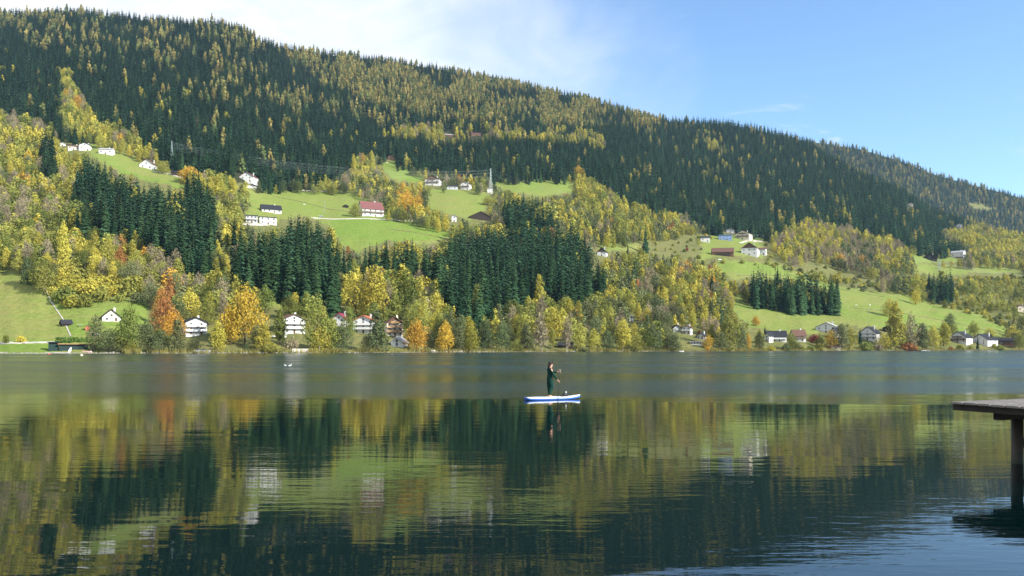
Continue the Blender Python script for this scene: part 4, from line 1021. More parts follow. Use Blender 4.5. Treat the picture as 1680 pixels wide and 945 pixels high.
# ------------------------------------------------------------------ trees that can be pointed out one by one: (u, foot v, top v, width px, leaf, shape, label)
SOLO = [
    (157, 577, 514, 36, 'green', 'round', 'grey-green willow left of the half-timbered gable'),
    (210, 577, 497, 50, 'olive', 'round', 'big olive-grey willow right of the half-timbered gable'),
    (184, 577, 538, 46, 'green', 'round', 'low grey-green tree right below the half-timbered gable'),
    (214, 578, 556, 26, 'yellow', 'round', 'bright yellow tree at the water beside the big olive-grey willow'),
    (242, 578, 524, 38, 'green', 'round', 'grey-green tree on the shore right of the big olive-grey willow'),
    (265, 577, 540, 30, 'green', 'round', 'low dark grey-green tree left of the conical grey tree'),
    (291, 578, 521, 32, 'green', 'cone', 'conical grey-green tree left of the white three-storey house'),
    (318, 577, 554, 30, 'green', 'round', 'dark shaded tree in front of the white three-storey house'),
    (357, 578, 524, 27, 'yellow', 'tall', 'slender yellow birch right of the white three-storey house'),
    (378, 566, 500, 46, 'gold', 'round', 'golden tree at the left side of the big orange maple'),
    (402, 566, 462, 74, 'gold', 'wide', 'biggest orange maple with a broad round crown'),
    (425, 572, 532, 40, 'green', 'round', 'dark green tree under the right side of the orange maple'),
    (433, 577, 530, 28, 'yellow', 'tall', 'narrow bright yellow tree below the orange maple'),
    (444, 579, 561, 42, 'olive', 'round', 'low yellow-green willow at the water below the orange maple'),
    (268, 546, 468, 46, 'rust', 'round', 'rust-red beech above the lakeside grey trees'),
    (283, 560, 505, 44, 'gold', 'round', 'pale orange tree below the rust-red beech'),
    (312, 530, 470, 42, 'yellow', 'round', 'rounded golden-yellow tree above the white three-storey house'),
    (340, 535, 490, 36, 'olive', 'round', 'yellow-green tree left of the golden tree by the maple'),
    (459, 566, 506, 24, 'olive', 'tall', 'thin pale green birch left of the white lakeside villa'),
    (484, 520, 480, 26, 'yellow', 'cone', 'yellow spire-shaped tree above the white lakeside villa'),
    (521, 576, 481, 46, 'olive', 'round', 'tall pale olive birch right of the white lakeside villa'),
    (524, 578, 534, 40, 'yellow', 'round', 'straw-yellow tree at the foot of the tall pale olive birch'),
    (546, 577, 520, 28, 'olive', 'tall', 'slim olive tree right of the tall pale olive birch'),
    (561, 578, 530, 38, 'green', 'round', 'dark green round tree at the water below the wine-red roof'),
    (574, 556, 500, 24, 'olive', 'round', 'olive tree between the wine-red and the orange roof'),
    (618, 577, 509, 42, 'green', 'cone', 'blue-green conical tree right of the orange-roofed villa'),
    (602, 577, 548, 26, 'green', 'round', 'dark low tree in front of the orange-roofed villa'),
    (684, 577, 521, 42, 'gold', 'round', 'golden brown lime tree right of the tall chalet'),
    (680, 562, 505, 46, 'olive', 'round', 'olive tree behind the golden brown lime tree'),
    (731, 577, 525, 34, 'gold', 'round', 'amber tree beside the small jetty'),
    (584, 522, 441, 50, 'yellow', 'round', 'large yellow maple above the orange-roofed villa'),
    (616, 528, 434, 46, 'yellow', 'tall', 'tall yellow-leaved ash right of the large yellow maple'),
    (668, 530, 438, 54, 'olive', 'round', 'tall olive poplar above the golden brown lime tree'),
    (715, 525, 476, 36, 'yellow', 'round', 'lemon yellow tree in front of the central spruces'),
    (783, 532, 466, 32, 'olive', 'cone', 'light green conical larch in front of the central spruces'),
    (760, 560, 520, 36, 'olive', 'round', 'olive tree behind the amber tree by the jetty'),
    (706, 570, 540, 30, 'green', 'round', 'dark green tree between the lime and the amber tree'),
    (754, 577, 533, 22, 'green', 'tall', 'slim grey-green tree right of the amber tree'),
    (774, 577, 534, 28, 'yellow', 'round', 'small yellow tree right of the slim grey-green tree'),
    (797, 577, 522, 32, 'green', 'round', 'grey willow on the shore below the light green larch'),
    (823, 577, 524, 38, 'green', 'round', 'wide grey-green willow right of the grey willow'),
    (848, 577, 556, 26, 'olive', 'round', 'small lime-green tree at the water among the grey willows'),
    (864, 577, 530, 26, 'green', 'tall', 'narrow grey-green tree right of the small lime-green tree'),
    (887, 577, 514, 30, 'bare', 'tall', 'brown half-bare birch on the shore just left of the paddler'),
    (908, 560, 503, 44, 'yellow', 'round', 'bright yellow tree behind the brown half-bare birch'),
    (930, 577, 518, 22, 'bare', 'tall', 'leafless birch above the dark boathouse'),
    (952, 574, 530, 34, 'olive', 'round', 'dark olive tree right of the leafless birch'),
    (974, 576, 538, 26, 'yellow', 'round', 'small yellow tree right of the dark olive tree'),
    (996, 577, 540, 32, 'green', 'round', 'rounded grey-green tree in the middle of the shore'),
    (1022, 577, 522, 28, 'yellow', 'tall', 'tall pale yellow birch beside the round willow'),
    (1045, 577, 546, 32, 'olive', 'round', 'round yellow-green willow at the water'),
    (1071, 577, 528, 30, 'green', 'round', 'grey tree left of the dark cypress'),
    (1083, 576, 534, 10, 'green', 'cone', 'narrow dark cypress on the middle shore'),
    (1105, 577, 548, 40, 'green', 'round', 'grey-green tree below the grey-white gabled house'),
    (1162, 573, 548, 19, 'gold', 'round', 'small round orange tree by the white pavilion'),
    (1182, 576, 540, 26, 'green', 'round', 'dark grey-green tree right of the small orange tree'),
    (1197, 576, 500, 34, 'olive', 'round', 'tall yellow-green tree at the foot of the wooded slope'),
    (1216, 577, 530, 26, 'green', 'round', 'grey-green tree left of the small yellow-orange tree'),
    (1228, 574, 546, 12, 'gold', 'round', 'tiny yellow-orange tree left of the long dark roof'),
    (1240, 535, 518, 18, 'gold', 'round', 'orange tree on the grass slope left of the isolated grove'),
    (1246, 577, 543, 22, 'green', 'round', 'grey-green tree covering the left gable on the right shore'),
    (1300, 577, 543, 26, 'olive', 'round', 'olive tree between the long dark roof and the dark red roof'),
    (1362, 572, 540, 26, 'gold', 'round', 'orange and yellow tree in front of the wide white house'),
    (1381, 574, 530, 28, 'green', 'tall', 'tall grey-green tree left of the yellow birch by the villa'),
    (1394, 577, 534, 30, 'yellow', 'round', 'yellow birch left of the pillared villa'),
    (1448, 572, 546, 30, 'yellow', 'round', 'low golden tree right of the pillared villa'),
    (1469, 577, 494, 32, 'yellow', 'tall', 'tallest yellow poplar on the right shore'),
    (1494, 577, 512, 34, 'bare', 'round', 'greyish half-bare tree right of the tallest yellow poplar'),
    (1513, 577, 530, 26, 'green', 'tall', 'dark grey-green tree above the white boats'),
    (1531, 576, 532, 26, 'yellow', 'round', 'yellow tree right of the dark tree above the boats'),
    (1549, 576, 528, 24, 'yellow', 'tall', 'slim golden tree left of the chalet at the right end'),
    (1559, 545, 513, 24, 'green', 'round', 'dark bluish tree on the lower edge of the right meadow'),
    (1561, 552, 530, 20, 'olive', 'round', 'yellow-green round tree right behind the chalet at the right end'),
    (1598, 552, 526, 26, 'olive', 'round', 'olive tree above the black-roofed white house at the right end'),
    (1623, 556, 538, 22, 'yellow', 'round', 'yellow tree left of the red-brown cabin'),
    (1672, 574, 545, 20, 'olive', 'round', 'olive tree right of the red-brown cabin'),
    (105, 452, 362, 24, 'yellow', 'tall', 'tall bright yellow birch left of the dark left spruce stand'),
    (180, 440, 386, 28, 'yellow', 'round', 'yellow tree below the dark left spruce stand'),
    (198, 452, 402, 26, 'rust', 'round', 'brown-leaved tree beside the yellow tree below the left spruces'),
    (288, 455, 408, 34, 'bare', 'round', 'bare purple-brown tree below the left spruces'),
    (1460, 520, 488, 28, 'yellow', 'round', 'yellow tree casting a long shadow on the right meadow'),
    (1505, 484, 450, 28, 'yellow', 'round', 'golden tree at the left of the little spruce clump'),
    (1502, 500, 474, 20, 'yellow', 'round', 'small yellow tree below the golden tree by the spruce clump'),
    (1015, 393, 340, 34, 'olive', 'round', 'large bright green tree beside the clearing in the middle'),
    (949, 294, 270, 20, 'gold', 'round', 'golden tree at the right end of the high meadow'),
    (796, 296, 283, 10, 'yellow', 'round', 'small yellow tree left of the middle pylon'),
    (580, 292, 253, 14, 'yellow', 'cone', 'pointed yellow larch at the edge of the upper spruces'),
    (611, 285, 251, 16, 'yellow', 'cone', 'pointed yellow larch on the left end of the steep meadow'),
    (310, 302, 272, 40, 'gold', 'round', 'broad golden oak below the left pylon'),
    (583, 356, 333, 24, 'olive', 'round', 'round olive tree just left of the red-roofed farmhouse'),
    (800, 337, 322, 24, 'olive', 'round', 'round bushy tree on the middle meadow below the pylon'),
]
SOLO_SPRUCE = [(1411, 565, 537, 'dark green fir left of the pillared villa'), (1604, 576, 548, 'dark conifer in front of the black-roofed white house at the right end'), (1059, 415, 368, 'tall dark spruce standing alone right of the clearing'),
               (1041, 462, 424, 'solitary spruce on the wooded slope below the clearing'), (1030, 420, 400, 'small dark spruce near the clearing'), (79, 285, 242, 'round dark spruce below the upper hamlet'), (1255, 553, 531, 'small dark spruce above the narrow white gable')]
SOLO_BUSH = [(1337, 562, 548, 34, 'red', 'dark red shrub between the houses on the right shore'), (1147, 549, 540, 9, 'rust', 'rusty red shrub above the small white house'), (1127, 412, 405, 8, 'red', 'red shrub left of the long barn'),
             (108, 497, 467, 52, 'olive', 'large yellow-green bush at the top of the lake meadow'), (150, 487, 455, 40, 'yellow', 'bright yellow bush right of the large yellow-green bush'), (215, 486, 450, 46, 'olive', 'yellow-green bush at the right end of the thicket'),
             (1330, 575, 566, 20, 'olive', 'low green bush at the water on the right shore'), (1345, 575, 562, 22, 'olive', 'olive bush left of the small white boathouse'), (1420, 575, 560, 34, 'olive', 'light green bush below the pillared villa'),
             (1490, 576, 560, 36, 'rust', 'reddish shrub by the water below the half-bare tree'), (1440, 576, 563, 30, 'bare', 'brown leafless shrub at the water below the low golden tree'),
             (1265, 576, 566, 20, 'yellow', 'yellow bush at the water below the long dark roof'), (1290, 576, 562, 20, 'green', 'green bush at the water right of the yellow bush'), (1640, 576, 566, 26, 'olive', 'olive bush below the red-brown cabin'),
             (1575, 576, 564, 18, 'olive', 'yellow-green bush below the chalet at the right end'), (1560, 577, 568, 14, 'rust', 'small rusty bush at the water left of the chalet at the right end'),
             (1160, 577, 567, 14, 'gold', 'orange bush at the water below the small orange tree'), (10, 563, 548, 14, 'olive', 'bright green bush at the left edge of the beach'), (35, 562, 549, 20, 'yellow', 'thin yellow bush behind the beach path'),
             (480, 572, 552, 26, 'bare', 'dark brown shrub below the white lakeside villa'), (700, 577, 568, 20, 'green', 'green bush beside the small jetty'), (955, 577, 569, 30, 'green', 'low grey bush along the water in the middle'),
             (1420, 415, 405, 22, 'olive', 'olive bush under the right autumn belt'), (1338, 462, 445, 30, 'olive', 'long olive bush in the hedgerow above the right meadow'), (1372, 464, 446, 26, 'yellow', 'yellowish bush in the hedgerow above the right meadow')]

# ------------------------------------------------------------------ plant everything
def place(u, v, top, kind, **kw):
    v = min(v, float(shore_v(u)) - .45)
    y = float(gy(np.array([u]), np.array([v]))[0])
    return dict(u=u, v=v, y=y, h=(v - top) * y / F, kind=kind, area=0, pos=P(u, v, y), **kw)
solos = []
for (u, v, top, w, lf, sh, lb) in SOLO:
    t = place(u, v, top, lf, shape=sh, solo=True, label=lb); t['w'] = w / ((v - top) * NOMW[sh]); solos.append(t)
for (u, v, top, lb) in SOLO_SPRUCE: solos.append(place(u, v, top, 'spruce', solo=True, label=lb))
for (u, v, top, w, lf, lb) in SOLO_BUSH:
    t = place(u, v, top, 'bush', leaf=lf, solo=True, label=lb); t['w'] = w / ((v - top) * 1.55); solos.append(t)
# bright crowns of these trees are not buried by scattered ones
KEEP_OUT = [(t['u'], t['v'], t['y']) for t in solos]
TREES = scatter()
def free(t):
    for (u, v, y) in KEEP_OUT:
        if abs(t['u'] - u) * t['y'] / F < 4.5 and abs(t['y'] - y) < 5: return False
    return True
TREES = [t for t in TREES if free(t)]
ALL = solos + TREES
VIS = visible_px(ALL)
for i, t in enumerate(ALL): t['vis'] = VIS[i]
for t in solos: single_tree(t, label=t['label'])
FAMILY = {'spruce': ('spruce_forest', 'dense dark spruce forest covering the mountainside', ['spruce']), 'larch': ('larch_forest', 'golden larches scattered through the high spruce forest', ['larch']),
          'bush': ('bush_scrub', 'low olive scrub scattered over the rough slopes', ['bush']), 'bare': ('bare_tree_wood', 'leafless grey-brown trees scattered through the autumn woods', ['bare']),
          'leafy': ('broadleaf_wood', 'yellow and olive autumn trees filling the lower slopes', ['yellow', 'gold', 'olive', 'green', 'rust', 'red'])}
STATS = {}
for fam, (nm, lb, kinds) in FAMILY.items():
    own = [t for t in TREES if t['kind'] in kinds]
    n0 = sum(1 for t in solos if t['kind'] in kinds)
    near = [t for t in own if not t.get('far')]
    near.sort(key=lambda t: -t['vis'])
    keep = [t for t in near[:300 - n0] if t['vis'] > 3]
    ks = set(id(t) for t in keep)
    rest = [t for t in own if id(t) not in ks]
    STATS[fam] = (len(own), len(keep), len(rest))
    if fam == 'spruce':
        for i, t in enumerate(keep[-4:]): t['proto'] = i; t['var'] = i
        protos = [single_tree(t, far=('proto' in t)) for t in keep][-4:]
        var = [rnd.randrange(4) for _ in rest]
    elif fam == 'larch':
        for i, t in enumerate(keep): t['var'] = i % 3
        protos = [single_tree(t) for t in keep][:3]; var = [rnd.randrange(3) for _ in rest]
    elif fam == 'bush':
        lfs = ['olive', 'yellow', 'olive', 'green', 'olive']
        for i, t in enumerate(keep[:5]): t['leaf'] = lfs[i]
        protos = [single_tree(t) for t in keep][:5]; var = [rnd.randrange(5) for _ in rest]
    else:
        combos = [(k_, s) for k_ in kinds for s in SHAPES.get(k_, ())]
        protos, made = [], {}
        pool = list(reversed(keep))
        for k_, s in combos:
            for t in pool:
                if t['kind'] == k_ and 'shape' not in t:
                    t['shape'] = s; made[k_, s] = single_tree(t, far=True); t['done'] = True; break
        for t in keep:
            if 'done' not in t: single_tree(t)
        combos = [c for c in combos if c in made]; protos = [made[c] for c in combos]
        var = [rnd.choice([i for i, c in enumerate(combos) if c[0] == t['kind']] or [0]) for t in rest]
    if rest: forest_object(nm, lb, rest, protos, var)
print('TREES', STATS, len(solos))

# ------------------------------------------------------------------ jetty on the right
def jetty():
    L = Vector((9.17, 16.6, 0)); ang = math.atan2(-.91, .42)      # local x runs along the visible front edge, local y away along the deck
    root = empty('wooden_jetty', L, ang); tag(root, 'dark wooden jetty deck on round posts at the right edge of the water', 'jetty')
    top = mat('weathered deck boards', (.165, .15, .135), .9, .1, noise=.5, nscale=5, bump=.5)
    dark = mat('wet dark timber', (.030, .024, .020), .7, .3, noise=.4, nscale=3, bump=.4)
    wet = bpy.data.materials.new('wet post timber'); wet.use_nodes = True; wnd, wlk = wet.node_tree.nodes, wet.node_tree.links; wb_ = wnd['Principled BSDF']; wb_.inputs['Roughness'].default_value = .6
    g_ = wnd.new('ShaderNodeNewGeometry'); sx_ = wnd.new('ShaderNodeSeparateXYZ'); wlk.new(g_.outputs['Position'], sx_.inputs[0])
    nz = wnd.new('ShaderNodeTexNoise'); nz.inputs['Scale'].default_value = 9; wlk.new(g_.outputs['Position'], nz.inputs['Vector'])
    ma = wnd.new('ShaderNodeMath'); ma.operation = 'MULTIPLY_ADD'; wlk.new(nz.outputs['Fac'], ma.inputs[0]); ma.inputs[1].default_value = .25; wlk.new(sx_.outputs['Z'], ma.inputs[2])
    rr_ = wnd.new('ShaderNodeValToRGB'); rr_.color_ramp.elements[0].position = .16; rr_.color_ramp.elements[0].color = (.010, .018, .008, 1); rr_.color_ramp.elements[1].position = .42; rr_.color_ramp.elements[1].color = (.045, .036, .028, 1)
    wlk.new(ma.outputs[0], rr_.inputs[0]); wlk.new(rr_.outputs[0], wb_.inputs['Base Color'])
    pl = []
    for i in range(4):
        w, d = .138, 7.5; m_ = MB(); r = random.Random(i)
        n = 5
        for j in range(n):
            y0, y1 = -.05 + d * j / n, -.05 + d * (j + 1) / n - (.0 if j == n - 1 else 0)
        z0, z1 = -.042, 0
        sg = [(-w / 2, z0), (w / 2, z0), (w / 2, z1 - .006), (w / 2 - .007, z1), (-w / 2 + .007, z1), (-w / 2, z1 - .006)]
        off = r.uniform(-.02, .02)
        m_.add([(x, -.07 + off, z) for x, z in sg] + [(x, d + off, z) for x, z in sg], [tuple(range(6)), tuple(range(11, 5, -1))] + [(k_, k_ + 6, (k_ + 1) % 6 + 6, (k_ + 1) % 6) for k_ in range(6)])
        pl.append(m_.mesh('plank', top))
    for i in range(27):
        share('plank', pl[i % 4], root, (.07 + i * .146, 0, 1.30 + rnd.uniform(-.004, .004)), (0, rnd.uniform(-.008, .008), 0))
    b = MB(); b.box(-.0, 3.95, .02, .075, 1.125, 1.252); b.build('fascia_board', dark, root)
    b = MB(); b.box(.04, 3.95, 7.3, 7.36, 1.125, 1.252); b.build('fascia_board', dark, root)
    b = MB(); b.box(.0, .055, .08, 7.3, 1.12, 1.252); b.build('edge_beam', dark, root)
    for y in (1.6, 3.2, 4.8, 6.4):
        b = MB(); b.box(.06, 3.9, y, y + .09, 1.122, 1.25); b.build('joist', dark, root)
    for x in (.5, 3.4):
        b = MB(); b.box(x - .085, x + .085, .70, 7.2, .93, 1.118); b.build('cross_beam', dark, root)
        for y in (1.34, 4.2, 6.7):
            b = MB(); b.bar((x, y, -2.2), (x, y, .932), .118, .112, 14); b.build('post', wet, root, True)
            if y < 6:
                b = MB(); b.bar((x + .0, y + .08, .28), (x, y + .72, .94), .05, .05, 6); b.build('brace', dark, root)
jetty()

# ------------------------------------------------------------------ figures grown from joints
def skin_obj(name, pts, edges, m, parent=None, sub=2, root=0):
    bm = bmesh.new(); lay = bm.verts.layers.skin.verify()
    vs = []
    for i, (x, y, z, r) in enumerate(pts):
        v = bm.verts.new((x, y, z)); q = r if isinstance(r, tuple) else (r, r); v[lay].radius = q; v[lay].use_root = (i == root); vs.append(v)
    for a, b in edges: bm.edges.new((vs[a], vs[b]))
    me = bpy.data.meshes.new(name); bm.to_mesh(me); bm.free(); me.materials.append(m)
    o = link(bpy.data.objects.new(name, me), parent)
    sk = o.modifiers.new('skin', 'SKIN'); sk.use_smooth_shade = True; sk.branch_smoothing = .5
    if sub:
        sb = o.modifiers.new('smooth', 'SUBSURF'); sb.levels = sb.render_levels = sub
    return o
def chain(k0, n): return [(k0 + i, k0 + i + 1) for i in range(n - 1)]

BOARD_Y = H * F / (655.3 - 570); BX = (907.5 - 840) / F * BOARD_Y; HEAD = R(24)
def paddle_board():
    root = empty('paddle_board', (BX, BOARD_Y, 0), HEAD); tag(root, 'white inflatable stand-up paddle board with blue rails carrying the paddler', 'paddle board')
    wht = mat('board white', (.78, .78, .76), .45, .4); blu = mat('board blue', (.05, .14, .46), .45, .4); pad = mat('deck pad', (.62, .64, .66), .8, .1)
    Lh, n, V, Fc, Mi = 1.42, 26, [], [], []
    for i in range(n + 1):
        t = -1 + 2 * i / n; x = Lh * t
        w = .39 * max(.02, (1 - max(0, (t - .05) / .95) ** 2.4)) ** .62 if t > .05 else .39 * (1 - .38 * ((-t - .05) / .95) ** 3 if t < -.05 else 1)
        if i in (0,): w *= .9
        rock = .085 * max(0, t - .25) ** 2 / .5625 + .025 * max(0, -t - .6) ** 2 / .16
        z0, z1 = -.022 + rock, .116 + rock
        sec = [(0, z0), (w * .7, z0), (w * .93, z0 + .018), (w, z0 + .055), (w, z0 + .108), (w * .97, z1 - .022), (w * .88, z1), (w * .55, z1 + .003), (0, z1 + .004)]
        ring = sec + [(-a, b) for a, b in sec[-2:0:-1]]
        V += [(x, a, b) for a, b in ring]
    k_ = 16
    for i in range(n):
        for j in range(k_):
            Fc.append((i * k_ + j, (i + 1) * k_ + j, (i + 1) * k_ + (j + 1) % k_, i * k_ + (j + 1) % k_))
            Mi.append(1 if j in (1, 2, 3, 12, 13, 14) else 0)
    Fc += [tuple(range(k_)), tuple(range(n * k_ + k_ - 1, n * k_ - 1, -1))]; Mi += [1, 0]
    me = mesh_np('hull', V, Fc, [wht, blu], Mi); me.polygons.foreach_set('use_smooth', [True] * len(me.polygons))
    link(bpy.data.objects.new('hull', me), root)
    b = MB(); b.box(-1.0, .45, -.29, .29, .1215, .126); b.build('deck_pad', pad, root)
    b = MB(); b.box(-1.25, -1.0, -.006, .006, -.26, -.03); b.build('fin', mat('black plastic', (.015, .015, .016), .5, .3), root)
    b = MB()
    for x, s in ((.62, 1), (1.0, 1)):
        b.bar((x, -.24, .125 + .02), (x + .36, .20, .135 + .06), .006, .006, 5).bar((x, .24, .145), (x + .36, -.20, .195), .006, .006, 5)
    b.build('deck_cord', mat('black cord', (.015, .015, .015), .7, .2), root)
    # luggage strapped on the bow
    bag = skin_obj('dry_bag', [(.50, 0, .19, .07), (.58, 0, .20, .095), (.72, .02, .205, .09), (.82, .02, .18, .05)], chain(0, 4), mat('black bag', (.012, .014, .016), .5, .3, noise=.2))
    tag(bag, 'black dry bag lying on the bow of the paddle board', 'bag')
    bag.location = (BX, BOARD_Y, .0); bag.rotation_euler = (0, 0, HEAD)
    bot = MB(); bot.bar((.66, -.02, .27), (.665, -.02, .33), .03, .03, 10).bar((.665, -.02, .33), (.667, -.02, .36), .02, .014, 10)
    o = bot.build('bottle', mat('white plastic', (.72, .72, .70), .4, .4), None, True); tag(o, 'white bottle standing on top of the black bag', 'bottle'); o.location = (BX, BOARD_Y, .015); o.rotation_euler = (0, 0, HEAD)
    sh = skin_obj('shoe', [(.26, -.02, .155, .045), (.34, -.02, .15, .05), (.42, -.02, .14, .035)], chain(0, 3), mat('black shoe', (.015, .015, .018), .6, .2)); tag(sh, 'black shoe lying behind the black bag on the board', 'shoe'); sh.location = (BX + .1, BOARD_Y, 0); sh.rotation_euler = (0, 0, HEAD)
    sh2 = skin_obj('rolled_jacket', [(.90, 0, .20, .045), (.96, .0, .215, .06), (1.02, .02, .22, .04)], chain(0, 3), mat('dark cloth', (.03, .03, .03), .8, .1)); tag(sh2, 'dark rolled jacket in front of the black bag on the bow', 'jacket'); sh2.location = (BX, BOARD_Y, 0); sh2.rotation_euler = (0, 0, HEAD)
paddle_board()

def hand(pts, edges, wrist, palm_to, finger_dir, side, up):
    """palm, four curled fingers and a thumb grown on from the wrist joint"""
    w = Vector(pts[wrist][:3]); pt = Vector(palm_to); k_ = len(pts)
    pts.append((*pt, .030)); edges.append((wrist, k_)); fd = Vector(finger_dir).normalized(); sd = Vector(side).normalized(); upv = Vector(up).normalized()
    for i in range(4):
        L = (.062, .070, .066, .052)[i]
        a = pt + upv * (.030 - .020 * i) + fd * .03; b = a + fd * L * .5 + sd * .012; c = b + sd * L * .55 - fd * .008
        j = len(pts); pts += [(*a, .0115), (*b, .0095), (*c, .008)]; edges += [(k_, j), (j, j + 1), (j + 1, j + 2)]
    a = pt + upv * .032 + sd * .018; b = a + upv * .012 + sd * .03 + fd * .02; j = len(pts); pts += [(*a, .012), (*b, .0095)]; edges += [(k_, j), (j, j + 1)]

def paddler():
    sk = mat('skin', (.52, .29, .20), .6, .3); green = mat('dark green fabric', (.006, .034, .026), .85, .12, noise=.35, nscale=5)
    hairm = mat('dark brown hair', (.022, .013, .010), .55, .3, noise=.3, nscale=30)
    cx_, cy_ = -.17, 0.0
    ca, sa = math.cos(HEAD), math.sin(HEAD)
    loc = (BX + cx_ * ca, BOARD_Y + cx_ * sa, .128)
    pts = [(0, 0, .84, (.125, .10)), (.01, 0, 1.02, (.115, .09)), (-.01, 0, 1.20, (.12, .085)), (-.01, 0, 1.30, (.09, .07)), (.03, 0, 1.385, .052), (.06, 0, 1.44, (.066, .070)), (.068, 0, 1.50, (.088, .076)), (.06, 0, 1.565, (.074, .066))]
    ed = chain(0, 8)
    def limb(a, lst):
        k_ = len(pts); pts.extend(lst); ed.append((a, k_)); ed.extend(chain(k_, len(lst))); return len(pts) - 1
    for s in (-1, 1):
        limb(0, [(.0, s * .085, .76, .088), (.045 if s < 0 else .02, s * .10, .46, .062), (-.02 + .05 * s, s * .11, .12, .040), (-.03 + .05 * s, s * .112, .035, .036), (.06 + .05 * s, s * .125, .022, (.036, .022)), (.125 + .05 * s, s * .13, .018, (.030, .016))])
    lw = limb(3, [(-.005, .145, 1.29, .046), (.165, .203, 1.148, .036), (.36, .02, 1.155, .028), (.405, -.035, 1.16, .026)])
    hand(pts, ed, lw, (.445, -.075, 1.165), (.8, -.5, .1), (-.1, -.4, -.8), (.3, .2, .8))
    rw = limb(3, [(-.005, -.145, 1.29, .046), (.055, -.248, 1.038, .036), (.24, -.225, .84, .029), (.295, -.222, .775, .026)])
    hand(pts, ed, rw, (.325, -.225, .735), (.75, 0, -.45), (.1, -.6, -.5), (.45, .1, .75))
    # nose, brow and ears are grown from the head
    pts += [(.150, 0, 1.492, .016), (.163, 0, 1.478, .013)]; ed += [(6, len(pts) - 2), (len(pts) - 2, len(pts) - 1)]
    pts += [(.135, 0, 1.425, .022)]; ed += [(5, len(pts) - 1)]
    for s in (-1, 1): pts += [(.058, s * .088, 1.488, .014)]; ed += [(6, len(pts) - 1)]
    body = skin_obj('person', pts, ed, sk, None, 2)
    body.location = loc; body.rotation_euler = (0, 0, HEAD)
    tag(body, 'person in loose dark green overalls standing barefoot and paddling', 'person')
    for s in (-1, 1):
        e = MB(); e.bar((.138, s * .03, 1.512), (.1475, s * .031, 1.512), .012, .009, 8); e.build('eye', mat('dark eye', (.02, .015, .012), .2, .5), body)
    e = MB(); e.box(.140, .150, -.022, .022, 1.446, 1.454); e.build('mouth', mat('lips', (.40, .14, .12), .5, .3), body)
    # loose overalls: wide legs gathered at the ankle, sleeves to the wrist, hood lying on the back
    cp = [(-.01, 0, .84, (.155, .135)), (-.005, 0, 1.02, (.150, .125)), (-.01, 0, 1.19, (.168, .130)), (-.005, 0, 1.30, (.145, .118)), (.015, 0, 1.365, .084), (.035, 0, 1.408, .074)]
    ce = chain(0, 6)
    def climb(a, lst):
        k_ = len(cp); cp.extend(lst); ce.append((a, k_)); ce.extend(chain(k_, len(lst)))
    for s in (-1, 1):
        climb(0, [(-.01, s * .09, .74, .120), (.05 if s < 0 else .01, s * .105, .46, .104), (-.01 + .05 * s, s * .11, .24, .088), (-.03 + .05 * s, s * .112, .105, .060), (-.03 + .05 * s, s * .112, .085, .055)])
    climb(3, [(-.01, .15, 1.292, .086), (.16, .205, 1.145, .068), (.34, .04, 1.15, .050), (.385, -.012, 1.157, .042)])
    climb(3, [(-.01, -.15, 1.292, .086), (.05, -.25, 1.035, .070), (.22, -.227, .86, .052), (.272, -.223, .80, .044)])
    climb(3, [(-.09, 0, 1.31, (.10, .05)), (-.13, 0, 1.24, (.09, .035))])
    skin_obj('overalls', cp, ce, green, body, 2)
    hp = [(.045, 0, 1.585, (.084, .062)), (.0, 0, 1.565, (.090, .075)), (-.035, 0, 1.50, (.086, .062)), (-.065, 0, 1.42, (.076, .048)), (-.10, 0, 1.345, (.060, .034)), (.085, 0, 1.585, (.06, .035))]
    skin_obj('hair', hp, chain(0, 5) + [(0, 5)], hairm, body, 2)
    # paddle
    pd = empty('paddle', loc, HEAD); tag(pd, 'black paddle with pale grip held upright by the paddler', 'paddle')
    a, b, c = Vector((.472, -.085, 1.235)), Vector((.345, -.235, .735)), Vector((.225, -.385, -.02))
    s = MB(); s.bar(a, b, .0145, .0145, 8).bar(b, c, .0145, .0145, 8).bar(c, c + (c - b) * .32, .0145, .013, 8); s.build('shaft', mat('black plastic', (.015, .015, .016), .5, .3), pd, True)
    s = MB(); s.bar(a + Vector((-.045, .02, .0)), a + Vector((.045, -.02, .01)), .018, .018, 8); s.build('grip', mat('pale grip', (.45, .36, .32), .6, .2), pd, True)
    s = MB(); d = (c - b).normalized(); c2 = c + (c - b) * .32; u_ = d.cross(Vector((1, 0, 0))).normalized()
    V = []
    for t, w in ((0, .03), (.12, .08), (.28, .095), (.42, .07)):
        for q in (-1, 1): V += [c2 + d * t + u_ * (w * q) + Vector((.008, 0, 0)), c2 + d * t + u_ * (w * q) - Vector((.008, 0, 0))]
    fs = []
    for i in range(3):
        k_ = i * 4; fs += [(k_, k_ + 4, k_ + 6, k_ + 2), (k_ + 1, k_ + 3, k_ + 7, k_ + 5), (k_, k_ + 1, k_ + 5, k_ + 4), (k_ + 2, k_ + 6, k_ + 7, k_ + 3)]
    s.add(V, fs + [(0, 2, 3, 1), (12, 13, 15, 14)]); s.build('blade', mat('black plastic', (.015, .015, .016), .5, .3), pd)
paddler()

